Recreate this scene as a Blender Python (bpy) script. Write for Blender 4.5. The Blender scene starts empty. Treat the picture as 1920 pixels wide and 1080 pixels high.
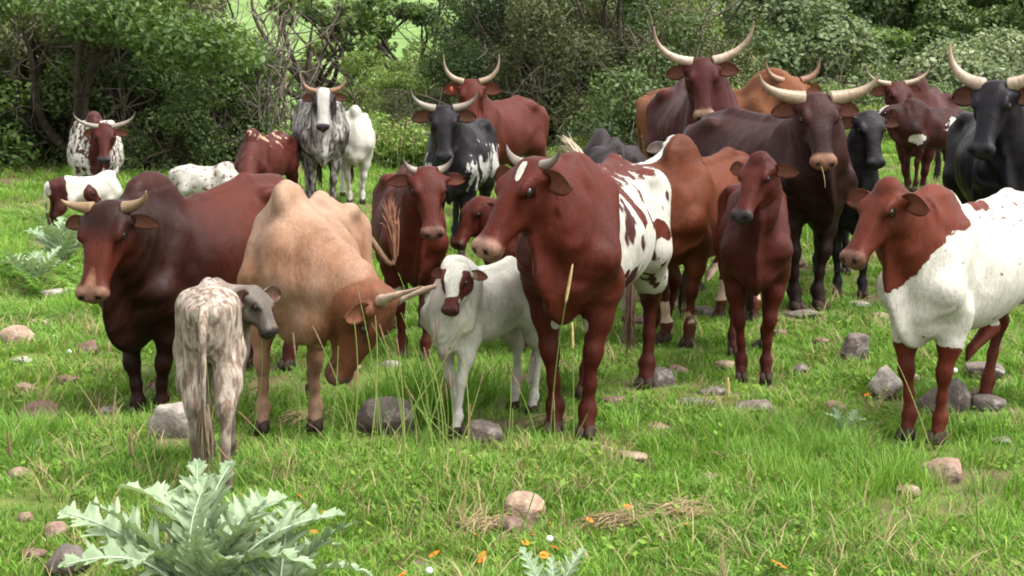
import bpy, math, random
import numpy as np
from mathutils import Vector, Matrix
R = math.radians
SC = bpy.context.scene
COL = SC.collection
rng = np.random.default_rng(7)
random.seed(7)

# ---------------------------------------------------------------- camera, world, sun, exposure
FPX, PITCH, CAMH = 3045.0, 8.04, 1.63          # focal length in pixels of a 1920 wide picture
cd = bpy.data.cameras.new('camera')
cd.sensor_width = 36.0
cd.lens = 36.0 * FPX / 1920.0
cd.clip_start, cd.clip_end = 0.1, 3000.0
cam = bpy.data.objects.new('camera', cd)
cam.location = (0, 0, CAMH)
cam.rotation_euler = (R(90 - PITCH), 0, 0)
COL.objects.link(cam)
SC.camera = cam

SUN_EL, SUN_AZ = 62.0, 112.0                     # high sun through thin cloud, from the right; azimuth from +Y towards +X
world = bpy.data.worlds.new('World')
SC.world = world
world.use_nodes = True
wn, wl = world.node_tree.nodes, world.node_tree.links
wn.clear()
sky = wn.new('ShaderNodeTexSky')
sky.sky_type = 'NISHITA'
sky.sun_disc = False
sky.sun_elevation = R(SUN_EL)
sky.sun_rotation = R(SUN_AZ)
sky.air_density, sky.dust_density, sky.ozone_density = 1.0, 4.0, 1.0
hs = wn.new('ShaderNodeHueSaturation')
hs.inputs['Saturation'].default_value = 0.10    # overcast: the cloud layer greys the sky light
bg = wn.new('ShaderNodeBackground')
bg.inputs['Strength'].default_value = 0.15
wo = wn.new('ShaderNodeOutputWorld')
wl.new(sky.outputs[0], hs.inputs['Color'])
wl.new(hs.outputs[0], bg.inputs['Color'])
wl.new(bg.outputs[0], wo.inputs['Surface'])
sl = bpy.data.lights.new('sun', 'SUN')
sl.energy, sl.angle, sl.color = 1.15, R(25), (1.0, 0.97, 0.92)
so = bpy.data.objects.new('sun', sl)
e, a = R(SUN_EL), R(SUN_AZ)
sd = Vector((math.sin(a) * math.cos(e), math.cos(a) * math.cos(e), math.sin(e)))
so.rotation_euler = (-sd).to_track_quat('-Z', 'Y').to_euler()
so.location = (0, 0, 30)
COL.objects.link(so)
vs = SC.view_settings
SC.display_settings.display_device = 'sRGB'
vs.view_transform, vs.look, vs.gamma, vs.use_curve_mapping = 'Standard', 'None', 1.0, False
vs.exposure = 1.66
SC.cycles.filter_width = 1.9
SC.cycles.max_bounces = 6
SC.cycles.transparent_max_bounces = 6

# ---------------------------------------------------------------- helpers
_p = R(PITCH)
FWD, UPV = np.array((0, math.cos(_p), -math.sin(_p))), np.array((0, math.sin(_p), math.cos(_p)))
CAMP = np.array((0, 0, CAMH))
def ray(px, py):
    return FWD + (px - 960) / FPX * np.array((1., 0, 0)) + (540 - py) / FPX * UPV
def P(px, py, d):                               # the point at depth d seen at a pixel of the 1920 x 1080 picture
    return CAMP + d * ray(px, py)
def norm(v):
    v = np.asarray(v, float)
    return v / (np.linalg.norm(v) + 1e-12)
def smooth(t):
    t = np.clip(t, 0, 1)
    return t * t * (3 - 2 * t)
def mesh_np(name, v, f, mat=None, shade=True):
    """v (n,3), f list of arrays of faces each (m,k)"""
    me = bpy.data.meshes.new(name)
    v = np.asarray(v, np.float32)
    fl = [np.asarray(a, np.int32) for a in (f if isinstance(f, (list, tuple)) else [f]) if len(a)]
    me.vertices.add(len(v)); me.vertices.foreach_set('co', v.ravel())
    loops = np.concatenate([a.ravel() for a in fl])
    tot = np.concatenate([np.full(len(a), a.shape[1], np.int32) for a in fl])
    st = np.concatenate([[0], np.cumsum(tot)[:-1]]).astype(np.int32)
    me.loops.add(len(loops)); me.loops.foreach_set('vertex_index', loops)
    me.polygons.add(len(tot)); me.polygons.foreach_set('loop_start', st); me.polygons.foreach_set('loop_total', tot)
    me.update(calc_edges=True); me.validate()
    if shade: me.polygons.foreach_set('use_smooth', np.ones(len(me.polygons), bool))
    if mat: me.materials.append(mat)
    return me
def fattr(me, name, val):
    at = me.attributes.new(name, 'FLOAT', 'POINT')
    v = np.asarray(val, np.float32)
    if v.ndim == 0: v = np.full(len(me.vertices), v, np.float32)
    at.data.foreach_set('value', v)
def link(name, me, parent=None, loc=None, rot=None, scale=None):
    o = bpy.data.objects.new(name, me)
    COL.objects.link(o)
    if parent is not None: o.parent = parent
    if loc is not None: o.location = loc
    if rot is not None: o.rotation_euler = rot
    if scale is not None: o.scale = scale if hasattr(scale, '__len__') else (scale,) * 3
    return o
def tag(o, label=None, cat=None, group=None, kind=None):
    if label: o['label'] = label
    if cat: o['category'] = cat
    if group: o['group'] = group
    if kind: o['kind'] = kind
    return o
def tube(pts, rad, n=10, cap=True):
    """tube mesh along pts; returns verts, [quads, tris]"""
    pts = np.asarray(pts, float); m = len(pts)
    rad = np.broadcast_to(np.asarray(rad, float), (m,))
    t = np.gradient(pts, axis=0); t /= np.linalg.norm(t, axis=1, keepdims=True) + 1e-9
    ref = np.array((0, 0, 1.)) if abs(t[0, 2]) < .8 else np.array((1., 0, 0))
    u = norm(np.cross(t[0], ref)); V = []
    ang = np.linspace(0, 2 * np.pi, n, endpoint=False)
    for i in range(m):
        u = norm(u - t[i] * u.dot(t[i])); w = np.cross(t[i], u)
        V.append(pts[i] + rad[i] * (np.cos(ang)[:, None] * u + np.sin(ang)[:, None] * w))
    V = np.concatenate(V)
    k = np.arange(n); k2 = (k + 1) % n
    Q = np.concatenate([np.stack([i * n + k, i * n + k2, (i + 1) * n + k2, (i + 1) * n + k], 1) for i in range(m - 1)])
    T = np.zeros((0, 3), int)
    if cap:
        c0, c1 = len(V), len(V) + 1
        V = np.vstack([V, pts[0], pts[-1]])
        T = np.concatenate([np.stack([np.full(n, c0), k2, k], 1), np.stack([np.full(n, c1), (m - 1) * n + k, (m - 1) * n + k2], 1)])
    return V, [Q, T]
def join(parts):
    """parts: list of (verts, [faces...]) -> one"""
    V, F, o = [], {}, 0
    for v, fs in parts:
        V.append(v)
        for f in fs:
            if len(f): F.setdefault(f.shape[1], []).append(f + o)
        o += len(v)
    return np.concatenate(V), [np.concatenate(x) for x in F.values()]
def bez(p, n=12):
    p = [np.asarray(q, float) for q in p]; t = np.linspace(0, 1, n)[:, None]
    if len(p) == 3: return (1 - t) ** 2 * p[0] + 2 * t * (1 - t) * p[1] + t ** 2 * p[2]
    return (1 - t) ** 3 * p[0] + 3 * t * (1 - t) ** 2 * p[1] + 3 * t * t * (1 - t) * p[2] + t ** 3 * p[3]
def catmull(xs, ys, n=120):
    """monotone-ish smooth resample of y(x)"""
    xs, ys = np.asarray(xs, float), np.asarray(ys, float)
    m = np.gradient(ys, xs); X = np.linspace(xs[0], xs[-1], n)
    i = np.clip(np.searchsorted(xs, X) - 1, 0, len(xs) - 2)
    h = xs[i + 1] - xs[i]; t = (X - xs[i]) / h
    return X, ((2*t**3-3*t**2+1)*ys[i] + (t**3-2*t**2+t)*h*m[i] + (-2*t**3+3*t**2)*ys[i+1] + (t**3-t**2)*h*m[i+1])

# value noise, for terrain, scatter and shapes
_tab = np.random.default_rng(3).random((64, 64, 64)).astype(np.float32)
def vnoise(p):
    p = np.asarray(p, float); i = np.floor(p).astype(int); f = p - i; f = f * f * (3 - 2 * f); out = 0
    for dx in (0, 1):
        for dy in (0, 1):
            for dz in (0, 1):
                w = (f[..., 0] if dx else 1 - f[..., 0]) * (f[..., 1] if dy else 1 - f[..., 1]) * (f[..., 2] if dz else 1 - f[..., 2])
                out = out + w * _tab[(i[..., 0] + dx) % 64, (i[..., 1] + dy) % 64, (i[..., 2] + dz) % 64]
    return out
def fbm(p, o=4):
    p = np.asarray(p, float); s, a, t = 0, .5, 0
    for k in range(o):
        s = s + a * vnoise(p * 2 ** k + 17.3 * k); t += a; a *= .5
    return s / t
def n2(x, y, s, z=0.0, o=3):
    x = np.asarray(x, float); y = np.asarray(y, float)
    return fbm(np.stack([x * s, y * s, np.full_like(x, z)], -1), o)

# materials
class NT:
    def __init__(s, name):
        s.m = bpy.data.materials.new(name); s.m.use_nodes = True
        s.n, s.l = s.m.node_tree.nodes, s.m.node_tree.links
        s.n.clear(); s.out = s.add('ShaderNodeOutputMaterial')
    def add(s, t, **kw):
        n = s.n.new(t)
        for k, v in kw.items():
            if hasattr(n, k): setattr(n, k, v)
            else: n.inputs[k].default_value = v
        return n
    def link(s, a, b): s.l.new(a, b)
    def attr(s, name): return s.add('ShaderNodeAttribute', attribute_name=name).outputs['Fac']
    def noise(s, scale, co=None, detail=3.0, rough=.55):
        n = s.add('ShaderNodeTexNoise'); n.inputs['Scale'].default_value = scale
        n.inputs['Detail'].default_value = detail; n.inputs['Roughness'].default_value = rough
        if co is not None: s.link(co, n.inputs['Vector'])
        return n.outputs['Fac']
    def math(s, op, a, b=0.0, clamp=False):
        n = s.add('ShaderNodeMath', operation=op); n.use_clamp = clamp
        for i, v in enumerate((a, b)):
            if isinstance(v, (int, float)): n.inputs[i].default_value = v
            else: s.link(v, n.inputs[i])
        return n.outputs[0]
    def ramp(s, v, lo, hi, a=0.0, b=1.0):
        n = s.add('ShaderNodeMapRange'); n.clamp = True
        s.link(v, n.inputs['Value'])
        for k, x in (('From Min', lo), ('From Max', hi), ('To Min', a), ('To Max', b)): n.inputs[k].default_value = x
        return n.outputs['Result']
    def mix(s, fac, a, b, mode='MIX'):
        n = s.add('ShaderNodeMix', data_type='RGBA', blend_type=mode)
        for i, v in ((0, fac), (6, a), (7, b)):
            if isinstance(v, (int, float)): n.inputs[i].default_value = v
            elif isinstance(v, (tuple, list)): n.inputs[i].default_value = (*v[:3], 1)
            else: s.link(v, n.inputs[i])
        return n.outputs[2]
    def bump(s, h, strength, dist=.01):
        n = s.add('ShaderNodeBump'); n.inputs['Strength'].default_value = strength; n.inputs['Distance'].default_value = dist
        s.link(h, n.inputs['Height']); return n.outputs['Normal']
    def bsdf(s, col=None, rough=.5, spec=.5, normal=None):
        b = s.add('ShaderNodeBsdfPrincipled')
        if col is not None:
            if isinstance(col, (tuple, list)): b.inputs['Base Color'].default_value = (*col[:3], 1)
            else: s.link(col, b.inputs['Base Color'])
        if isinstance(rough, (int, float)): b.inputs['Roughness'].default_value = rough
        else: s.link(rough, b.inputs['Roughness'])
        b.inputs['Specular IOR Level'].default_value = spec
        if normal is not None: s.link(normal, b.inputs['Normal'])
        s.link(b.outputs[0], s.out.inputs[0]); return b
    def obj(s): return s.add('ShaderNodeTexCoord').outputs['Object']
# ---------------------------------------------------------------- cattle: a body is one smooth surface grown from a distance field
def surface_nets(F, org, h):
    ins = F < 0
    nx, ny, nz = F.shape
    c = np.zeros((nx - 1, ny - 1, nz - 1), np.int8)
    for dx in (0, 1):
        for dy in (0, 1):
            for dz in (0, 1):
                c += ins[dx:nx - 1 + dx, dy:ny - 1 + dy, dz:nz - 1 + dz]
    act = np.argwhere((c > 0) & (c < 8))
    idx = np.full(c.shape, -1, np.int32); idx[tuple(act.T)] = np.arange(len(act))
    corner = np.array([[x, y, z] for x in (0, 1) for y in (0, 1) for z in (0, 1)])
    val = np.stack([F[tuple((act + k).T)] for k in corner], 1)
    acc = np.zeros((len(act), 3)); cnt = np.zeros(len(act))
    for i in range(8):
        for j in range(i + 1, 8):
            if np.abs(corner[i] - corner[j]).sum() != 1: continue
            s = (val[:, i] < 0) != (val[:, j] < 0)
            t = val[:, i] / (val[:, i] - val[:, j] + 1e-12)
            acc += np.where(s[:, None], corner[i] + t[:, None] * (corner[j] - corner[i]), 0); cnt += s
    V = org + h * (act + acc / cnt[:, None])
    Q = []
    for ax in range(3):
        b, d = (ax + 1) % 3, (ax + 2) % 3
        sl0 = [slice(None)] * 3; sl1 = [slice(None)] * 3
        sl0[ax] = slice(0, -1); sl1[ax] = slice(1, None)
        A, B = ins[tuple(sl0)], ins[tuple(sl1)]
        e = np.argwhere(A != B)
        e = e[(e[:, b] > 0) & (e[:, d] > 0) & (e[:, b] < F.shape[b] - 1) & (e[:, d] < F.shape[d] - 1)]
        eb = np.zeros(3, int); eb[b] = 1
        ed = np.zeros(3, int); ed[d] = 1
        q = np.stack([idx[tuple((e - eb - ed).T)], idx[tuple((e - ed).T)], idx[tuple(e.T)], idx[tuple((e - eb).T)]], 1)
        fl = ~A[tuple(e.T)]
        q[fl] = q[fl][:, ::-1]
        Q.append(q)
    return V.astype(np.float32), np.concatenate(Q)

class Field:
    def __init__(s): s.ops = []
    def cone(s, a, b, r0, r1, k=.05, flat=None, axis=(0, 1, 0), sub=False):
        a, b = np.asarray(a, float), np.asarray(b, float); r = max(r0, r1)
        s.ops.append(('cone', np.minimum(a, b) - r, np.maximum(a, b) + r, k, (a, b, r0, r1, flat, norm(axis)), sub))
    def chain(s, pts, rs, k=.05, flat=None, axis=(0, 1, 0)):
        for i in range(len(pts) - 1): s.cone(pts[i], pts[i + 1], rs[i], rs[i + 1], k, flat, axis)
    def ell(s, c, rad, M=np.eye(3), k=.05, sub=False):
        c, rad = np.asarray(c, float), np.asarray(rad, float); e = np.sqrt(((M * rad[:, None]) ** 2).sum(0))
        s.ops.append(('ell', c - e, c + e, k, (c, rad, M), sub))
    def loft(s, o, M, st, k=.05, n=2.2, taper=.2, dtaper=0.0):
        """M rows = axes (along, side, up); st columns s, top, bottom, half-width"""
        st = np.asarray(st, float)
        X, top = catmull(st[:, 0], st[:, 1]); _, bot = catmull(st[:, 0], st[:, 2]); _, w = catmull(st[:, 0], st[:, 3])
        lim = np.array([[a, b, c] for a in (X[0], X[-1]) for b in (-w.max(), w.max()) for c in (bot.min(), top.max())]) @ M + o
        s.ops.append(('loft', lim.min(0), lim.max(0), k, (np.asarray(o, float), M, X, top, bot, w, n, taper, dtaper), False))
    def evaluate(s, h):
        lo = np.min([o[1] for o in s.ops if not o[5]], 0) - 3 * h - .02; hi = np.max([o[2] for o in s.ops if not o[5]], 0) + 3 * h + .02
        dim = np.ceil((hi - lo) / h).astype(int) + 1
        F = np.full(dim, .5, np.float32)
        ax = [(lo[i] + h * np.arange(dim[i])).astype(np.float32) for i in range(3)]
        for typ, a, b, k, ar, sub in s.ops:
            m = k + 2 * h
            i0 = np.clip(np.floor((a - m - lo) / h).astype(int), 0, dim); i1 = np.clip(np.ceil((b + m - lo) / h).astype(int) + 1, 0, dim)
            if (i1 <= i0).any(): continue
            sl = tuple(slice(i0[i], i1[i]) for i in range(3))
            x = ax[0][sl[0]][:, None, None]; y = ax[1][sl[1]][None, :, None]; z = ax[2][sl[2]][None, None, :]
            if typ == 'cone':
                A, B, r0, r1, flat, n = ar; n = n.astype(np.float32)
                px, py, pz = x - np.float32(A[0]), y - np.float32(A[1]), z - np.float32(A[2]); ab = (B - A).astype(np.float32); sc = 1.0
                if flat:
                    g = np.float32(1 / flat - 1); ln = px * n[0] + py * n[1] + pz * n[2]
                    px, py, pz = px + g * ln * n[0], py + g * ln * n[1], pz + g * ln * n[2]
                    ab = ab + g * ab.dot(n) * n; sc = flat ** .5
                t = np.clip((px * ab[0] + py * ab[1] + pz * ab[2]) / np.float32(ab.dot(ab) + 1e-9), 0, 1)
                d = np.sqrt((px - t * ab[0]) ** 2 + (py - t * ab[1]) ** 2 + (pz - t * ab[2]) ** 2) - (np.float32(r0) + t * np.float32(r1 - r0))
                d = d * np.float32(sc)
            elif typ == 'ell':
                c, rad, M = ar
                px, py, pz = x - np.float32(c[0]), y - np.float32(c[1]), z - np.float32(c[2])
                q = [(px * np.float32(M[i, 0]) + py * np.float32(M[i, 1]) + pz * np.float32(M[i, 2])) / np.float32(rad[i]) for i in range(3)]
                k0 = np.sqrt(q[0] ** 2 + q[1] ** 2 + q[2] ** 2)
                k1 = np.sqrt((q[0] / np.float32(rad[0])) ** 2 + (q[1] / np.float32(rad[1])) ** 2 + (q[2] / np.float32(rad[2])) ** 2) + 1e-6
                d = k0 * (k0 - 1) / k1
            else:
                o, M, X, top, bot, w, n, taper, dt = ar
                px, py, pz = x - np.float32(o[0]), y - np.float32(o[1]), z - np.float32(o[2])
                q = [px * np.float32(M[i, 0]) + py * np.float32(M[i, 1]) + pz * np.float32(M[i, 2]) for i in range(3)]
                u = np.clip((q[0] - X[0]) / (X[-1] - X[0]) * (len(X) - 1), 0, len(X) - 1)
                iu = np.minimum(u.astype(int), len(X) - 2); fu = (u - iu).astype(np.float32)
                L = lambda arr: (arr[iu] * (1 - fu) + arr[iu + 1] * fu).astype(np.float32)
                T, Bm, W = L(top), L(bot), L(w)
                hh = np.maximum((T - Bm) / 2, .01); cc = (T + Bm) / 2
                v = (q[2] - cc) / hh
                W = W * (1 - taper * np.clip(v, 0, 1.2) ** 2 - dt * np.clip(-v, 0, 1.2) ** 2)
                qq = (np.abs(q[1] / W) ** n + np.abs(v) ** n) ** (1 / n)
                d = (qq - 1) * np.minimum(W, hh)
                dx = np.maximum(np.maximum(X[0] - q[0], q[0] - X[-1]), 0)
                d = np.where(dx > 0, np.sqrt(np.maximum(d, 0) ** 2 + dx ** 2), d).astype(np.float32)
            f = F[sl]
            if sub:
                d = -d; hm = np.maximum(k - np.abs(f - d), 0) / k
                F[sl] = np.maximum(f, d) + hm * hm * k * .25
            else:
                hm = np.maximum(k - np.abs(f - d), 0) / k
                F[sl] = np.minimum(f, d) - hm * hm * k * .25
        return F, lo

def coat(name, A, A2=None, B=(.46, .435, .375), C=None, M=(.30, .17, .13), pscale=5, pamp=.5, sscale=22, sthr=.62, stretch=1.0, rough=.50, var=.3, spec=.11, psoft=.03, ssoft=.05):
    t = NT(name); co = t.obj()
    A2 = A2 or tuple(x * .55 for x in A); C = C or A2
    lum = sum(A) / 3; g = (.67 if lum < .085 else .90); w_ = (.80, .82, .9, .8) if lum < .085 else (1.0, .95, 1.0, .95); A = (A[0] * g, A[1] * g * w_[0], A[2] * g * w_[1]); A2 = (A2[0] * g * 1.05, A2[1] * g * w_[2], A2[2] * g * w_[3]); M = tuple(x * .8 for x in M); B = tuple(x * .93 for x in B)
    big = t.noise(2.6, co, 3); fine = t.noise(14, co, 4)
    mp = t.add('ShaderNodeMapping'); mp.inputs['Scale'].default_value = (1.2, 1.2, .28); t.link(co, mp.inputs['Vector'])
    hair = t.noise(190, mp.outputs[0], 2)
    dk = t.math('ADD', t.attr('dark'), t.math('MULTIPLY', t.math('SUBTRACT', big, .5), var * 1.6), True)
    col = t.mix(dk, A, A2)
    mp2 = t.add('ShaderNodeMapping'); mp2.inputs['Scale'].default_value = (1, 1, 1 / stretch); t.link(co, mp2.inputs['Vector'])
    pn = t.noise(pscale, mp2.outputs[0], 4, .6)
    pf = t.math('ADD', t.attr('patch'), t.math('MULTIPLY', t.math('SUBTRACT', pn, .5), pamp * 2.2))
    col = t.mix(t.ramp(pf, -psoft, psoft), col, B)
    sn = t.noise(sscale, mp2.outputs[0], 2.5, .55)
    sp = t.math('SUBTRACT', t.math('ADD', sn, t.math('MULTIPLY', t.attr('spk'), .3)), sthr + .15)
    col = t.mix(t.ramp(sp, -ssoft, ssoft), col, C)
    stain = t.math('MULTIPLY', t.ramp(t.noise(5.5, co, 5, .65), .46, .72), .26 if lum > .11 else .07)
    col = t.mix(stain, col, t.mix(.5, col, (.20, .135, .085)))
    col = t.mix(t.attr('earin'), col, t.mix(.55, col, (.22, .09, .06)))
    mz = t.attr('muz')
    col = t.mix(mz, col, t.mix(t.ramp(fine, .4, .65), M, tuple(x * .72 for x in M)))
    col = t.mix(t.attr('blk'), col, (.012, .009, .008))
    mp3 = t.add('ShaderNodeMapping'); mp3.inputs['Scale'].default_value = (1.3, 1.3, .42); t.link(co, mp3.inputs['Vector'])
    clump = t.noise(62, mp3.outputs[0], 3, .6)
    v = t.math('ADD', t.math('MULTIPLY', hair, .22), t.math('ADD', t.math('MULTIPLY', clump, .26), t.math('MULTIPLY', fine, .26)))
    col = t.mix(1.0, col, t.ramp(v, .22, .52, .55, 1.28), 'MULTIPLY')
    h = t.math('ADD', t.math('ADD', t.math('MULTIPLY', clump, .7), t.math('MULTIPLY', hair, .3)), t.math('ADD', t.math('MULTIPLY', fine, .25), t.math('MULTIPLY', t.noise(6, co, 2), 1.5)))
    b = t.bsdf(col, t.mix(mz, t.ramp(fine, .35, .65, rough - .06, rough + .12), (.36,) * 3), spec, t.bump(h, .32, .015))
    b.inputs['Sheen Weight'].default_value = .0; b.inputs['Sheen Roughness'].default_value = .4
    return t.m

def simple(name, col, rough=.5, spec=.5, nscale=None, col2=None, bump=0.0):
    t = NT(name)
    if nscale:
        n = t.noise(nscale, t.obj(), 4)
        t.bsdf(t.mix(t.ramp(n, .35, .65), col, col2 or tuple(x * .6 for x in col)), rough, spec, t.bump(n, bump, .01) if bump else None)
    else: t.bsdf(col, rough, spec)
    return t.m
def horn_mat(name, base, tip):
    t = NT(name); co = t.obj(); n = t.noise(25, co, 4)
    w = t.attr('along')
    c = t.mix(t.ramp(t.math('ADD', w, t.math('MULTIPLY', t.math('SUBTRACT', n, .5), .45)), .35, .95), base, tip)
    c = t.mix(t.ramp(n, .45, .7), c, t.mix(.5, c, (.12, .08, .05)))
    t.bsdf(c, .42, .4, t.bump(n, .4, .01)); return t.m

HOOF = simple('hoof_horn', (.050, .034, .024), .85, .1, 30, (.025, .018, .014))
EYE = simple('eye_wet', (.012, .008, .006), .12, .6)
TAGM = simple('ear_tag_plastic', (.30, .035, .018), .7)
H_PALE = horn_mat('horn_pale', (.27, .20, .13), (.20, .14, .095))
H_GREY = horn_mat('horn_grey', (.21, .175, .14), (.06, .05, .045))
H_BROWN = horn_mat('horn_brown', (.20, .125, .062), (.26, .17, .085))
H_RED = horn_mat('horn_reddish', (.22, .11, .065), (.11, .055, .035))
H_CREAM = horn_mat('horn_cream', (.38, .29, .21), (.27, .165, .115))

def _hoof_mesh():
    parts = []
    for s in (-1, 1):
        prof = [(-.045, .0), (.03, .0), (.075, .012), (.05, .06), (.005, .085), (-.045, .08)]
        V = []
        for yy, sc in ((.004, .92), (.022, 1.0), (.044, .86)):
            V += [(x * sc, s * yy, z * sc) for x, z in prof]
        V = np.array(V); n = 6; Q = []
        for r in range(2):
            for i in range(n):
                q = [r * n + i, r * n + (i + 1) % n, (r + 1) * n + (i + 1) % n, (r + 1) * n + i]
                Q.append(q if s > 0 else q[::-1])
        caps = np.array([[0, 1, 2, 3, 4, 5][::(-1 if s > 0 else 1)], [12, 13, 14, 15, 16, 17][::(1 if s > 0 else -1)]])
        parts.append((V, [np.array(Q), caps]))
    v, f = join(parts)
    return mesh_np('hoof', v, f, HOOF, False)
HOOFME = _hoof_mesh()
def _ball(n=10, m=8):
    V = [(0, 0, 1)] + [(math.sin(math.pi*i/m)*math.cos(2*math.pi*j/n), math.sin(math.pi*i/m)*math.sin(2*math.pi*j/n), math.cos(math.pi*i/m)) for i in range(1, m) for j in range(n)] + [(0, 0, -1)]
    Q = [[1+i*n+j, 1+(i+1)*n+j, 1+(i+1)*n+(j+1)%n, 1+i*n+(j+1)%n] for i in range(m-2) for j in range(n)]
    T = [[0, 1+j, 1+(j+1)%n] for j in range(n)] + [[len(V)-1, 1+(m-2)*n+(j+1)%n, 1+(m-2)*n+j] for j in range(n)]
    return np.array(V, float), [np.array(Q), np.array(T)]
EYEME = None

def ear_mesh(L, W, base, e, nrm, droop):
    """leaf shaped cupped ear: e outward, nrm the way its hollow faces"""
    e = norm(e); nrm = norm(nrm - e * np.dot(nrm, e)); v = np.cross(nrm, e)
    nu, nv = 12, 9; out = []
    for side in (0, 1):
        for i in range(nu):
            u = i / (nu - 1)
            w = W * (.36 + .64 * math.sin(math.pi * min(1, .05 + u * .75))) * math.sqrt(max(0, 1 - u ** 2.6)) + .0015
            for j in range(nv):
                t = -1 + 2 * j / (nv - 1)
                cup = (.55 - .35 * u) * W * (1 - t * t) + droop * 0
                th = (.012 * (1 - .6 * u)) * (1 - t * t * .9)
                p = base + e * (L * u) + v * (w * t) + nrm * (-cup + (th if side == 0 else -th)) + np.array((0, 0, -droop * u * u))
                out.append(p)
    V = np.array(out); N = nu * nv; Q = []
    for i in range(nu - 1):
        for j in range(nv - 1):
            a = i * nv + j; q = [a, a + 1, a + nv + 1, a + nv]
            Q.append(q); Q.append([x + N for x in q[::-1]])
    for i in range(nu - 1):
        for j in (0, nv - 1):
            a = i * nv + j; q = [a, a + nv, a + nv + N, a + N]; Q.append(q if j == 0 else q[::-1])
    j0 = (nu - 1) * nv
    for j in range(nv - 1): Q.append([j0 + j, j0 + j + 1, j0 + j + 1 + N, j0 + j + N])
    inner = np.concatenate([np.ones(N), np.zeros(N)])
    tt = np.abs(np.tile(np.linspace(-1, 1, nv), nu * 2))
    return V, [np.array(Q)], inner * np.clip(1.25 - tt ** 3, 0, 1)

def heading(th): return np.array((-math.sin(R(th)), -math.cos(R(th)), 0.0))

TRUNK = np.array([  # x, top, bottom, half-width
 (-1.43, 1.075, .90, .055), (-1.36, 1.135, .80, .125), (-1.25, 1.19, .71, .185), (-1.10, 1.21, .665, .200), (-.92, 1.225, .62, .222),
 (-.70, 1.195, .565, .255), (-.45, 1.18, .535, .275), (-.20, 1.18, .545, .235), (.0, 1.225, .56, .175), (.13, 1.19, .60, .145), (.22, 1.12, .68, .105), (.28, 1.01, .80, .06)])
HEADST = np.array([ # s, top, bottom, half-width
 (-.04, -.025, -.12, .088), (-.02, -.004, -.15, .100), (.03, .010, -.185, .106), (.09, .016, -.203, .110), (.15, .013, -.208, .112), (.20, .004, -.196, .102),
 (.26, -.006, -.182, .086), (.32, -.020, -.165, .075), (.38, -.031, -.152, .073), (.43, -.040, -.150, .084), (.465, -.050, -.144, .080), (.492, -.072, -.124, .055)])

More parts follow.
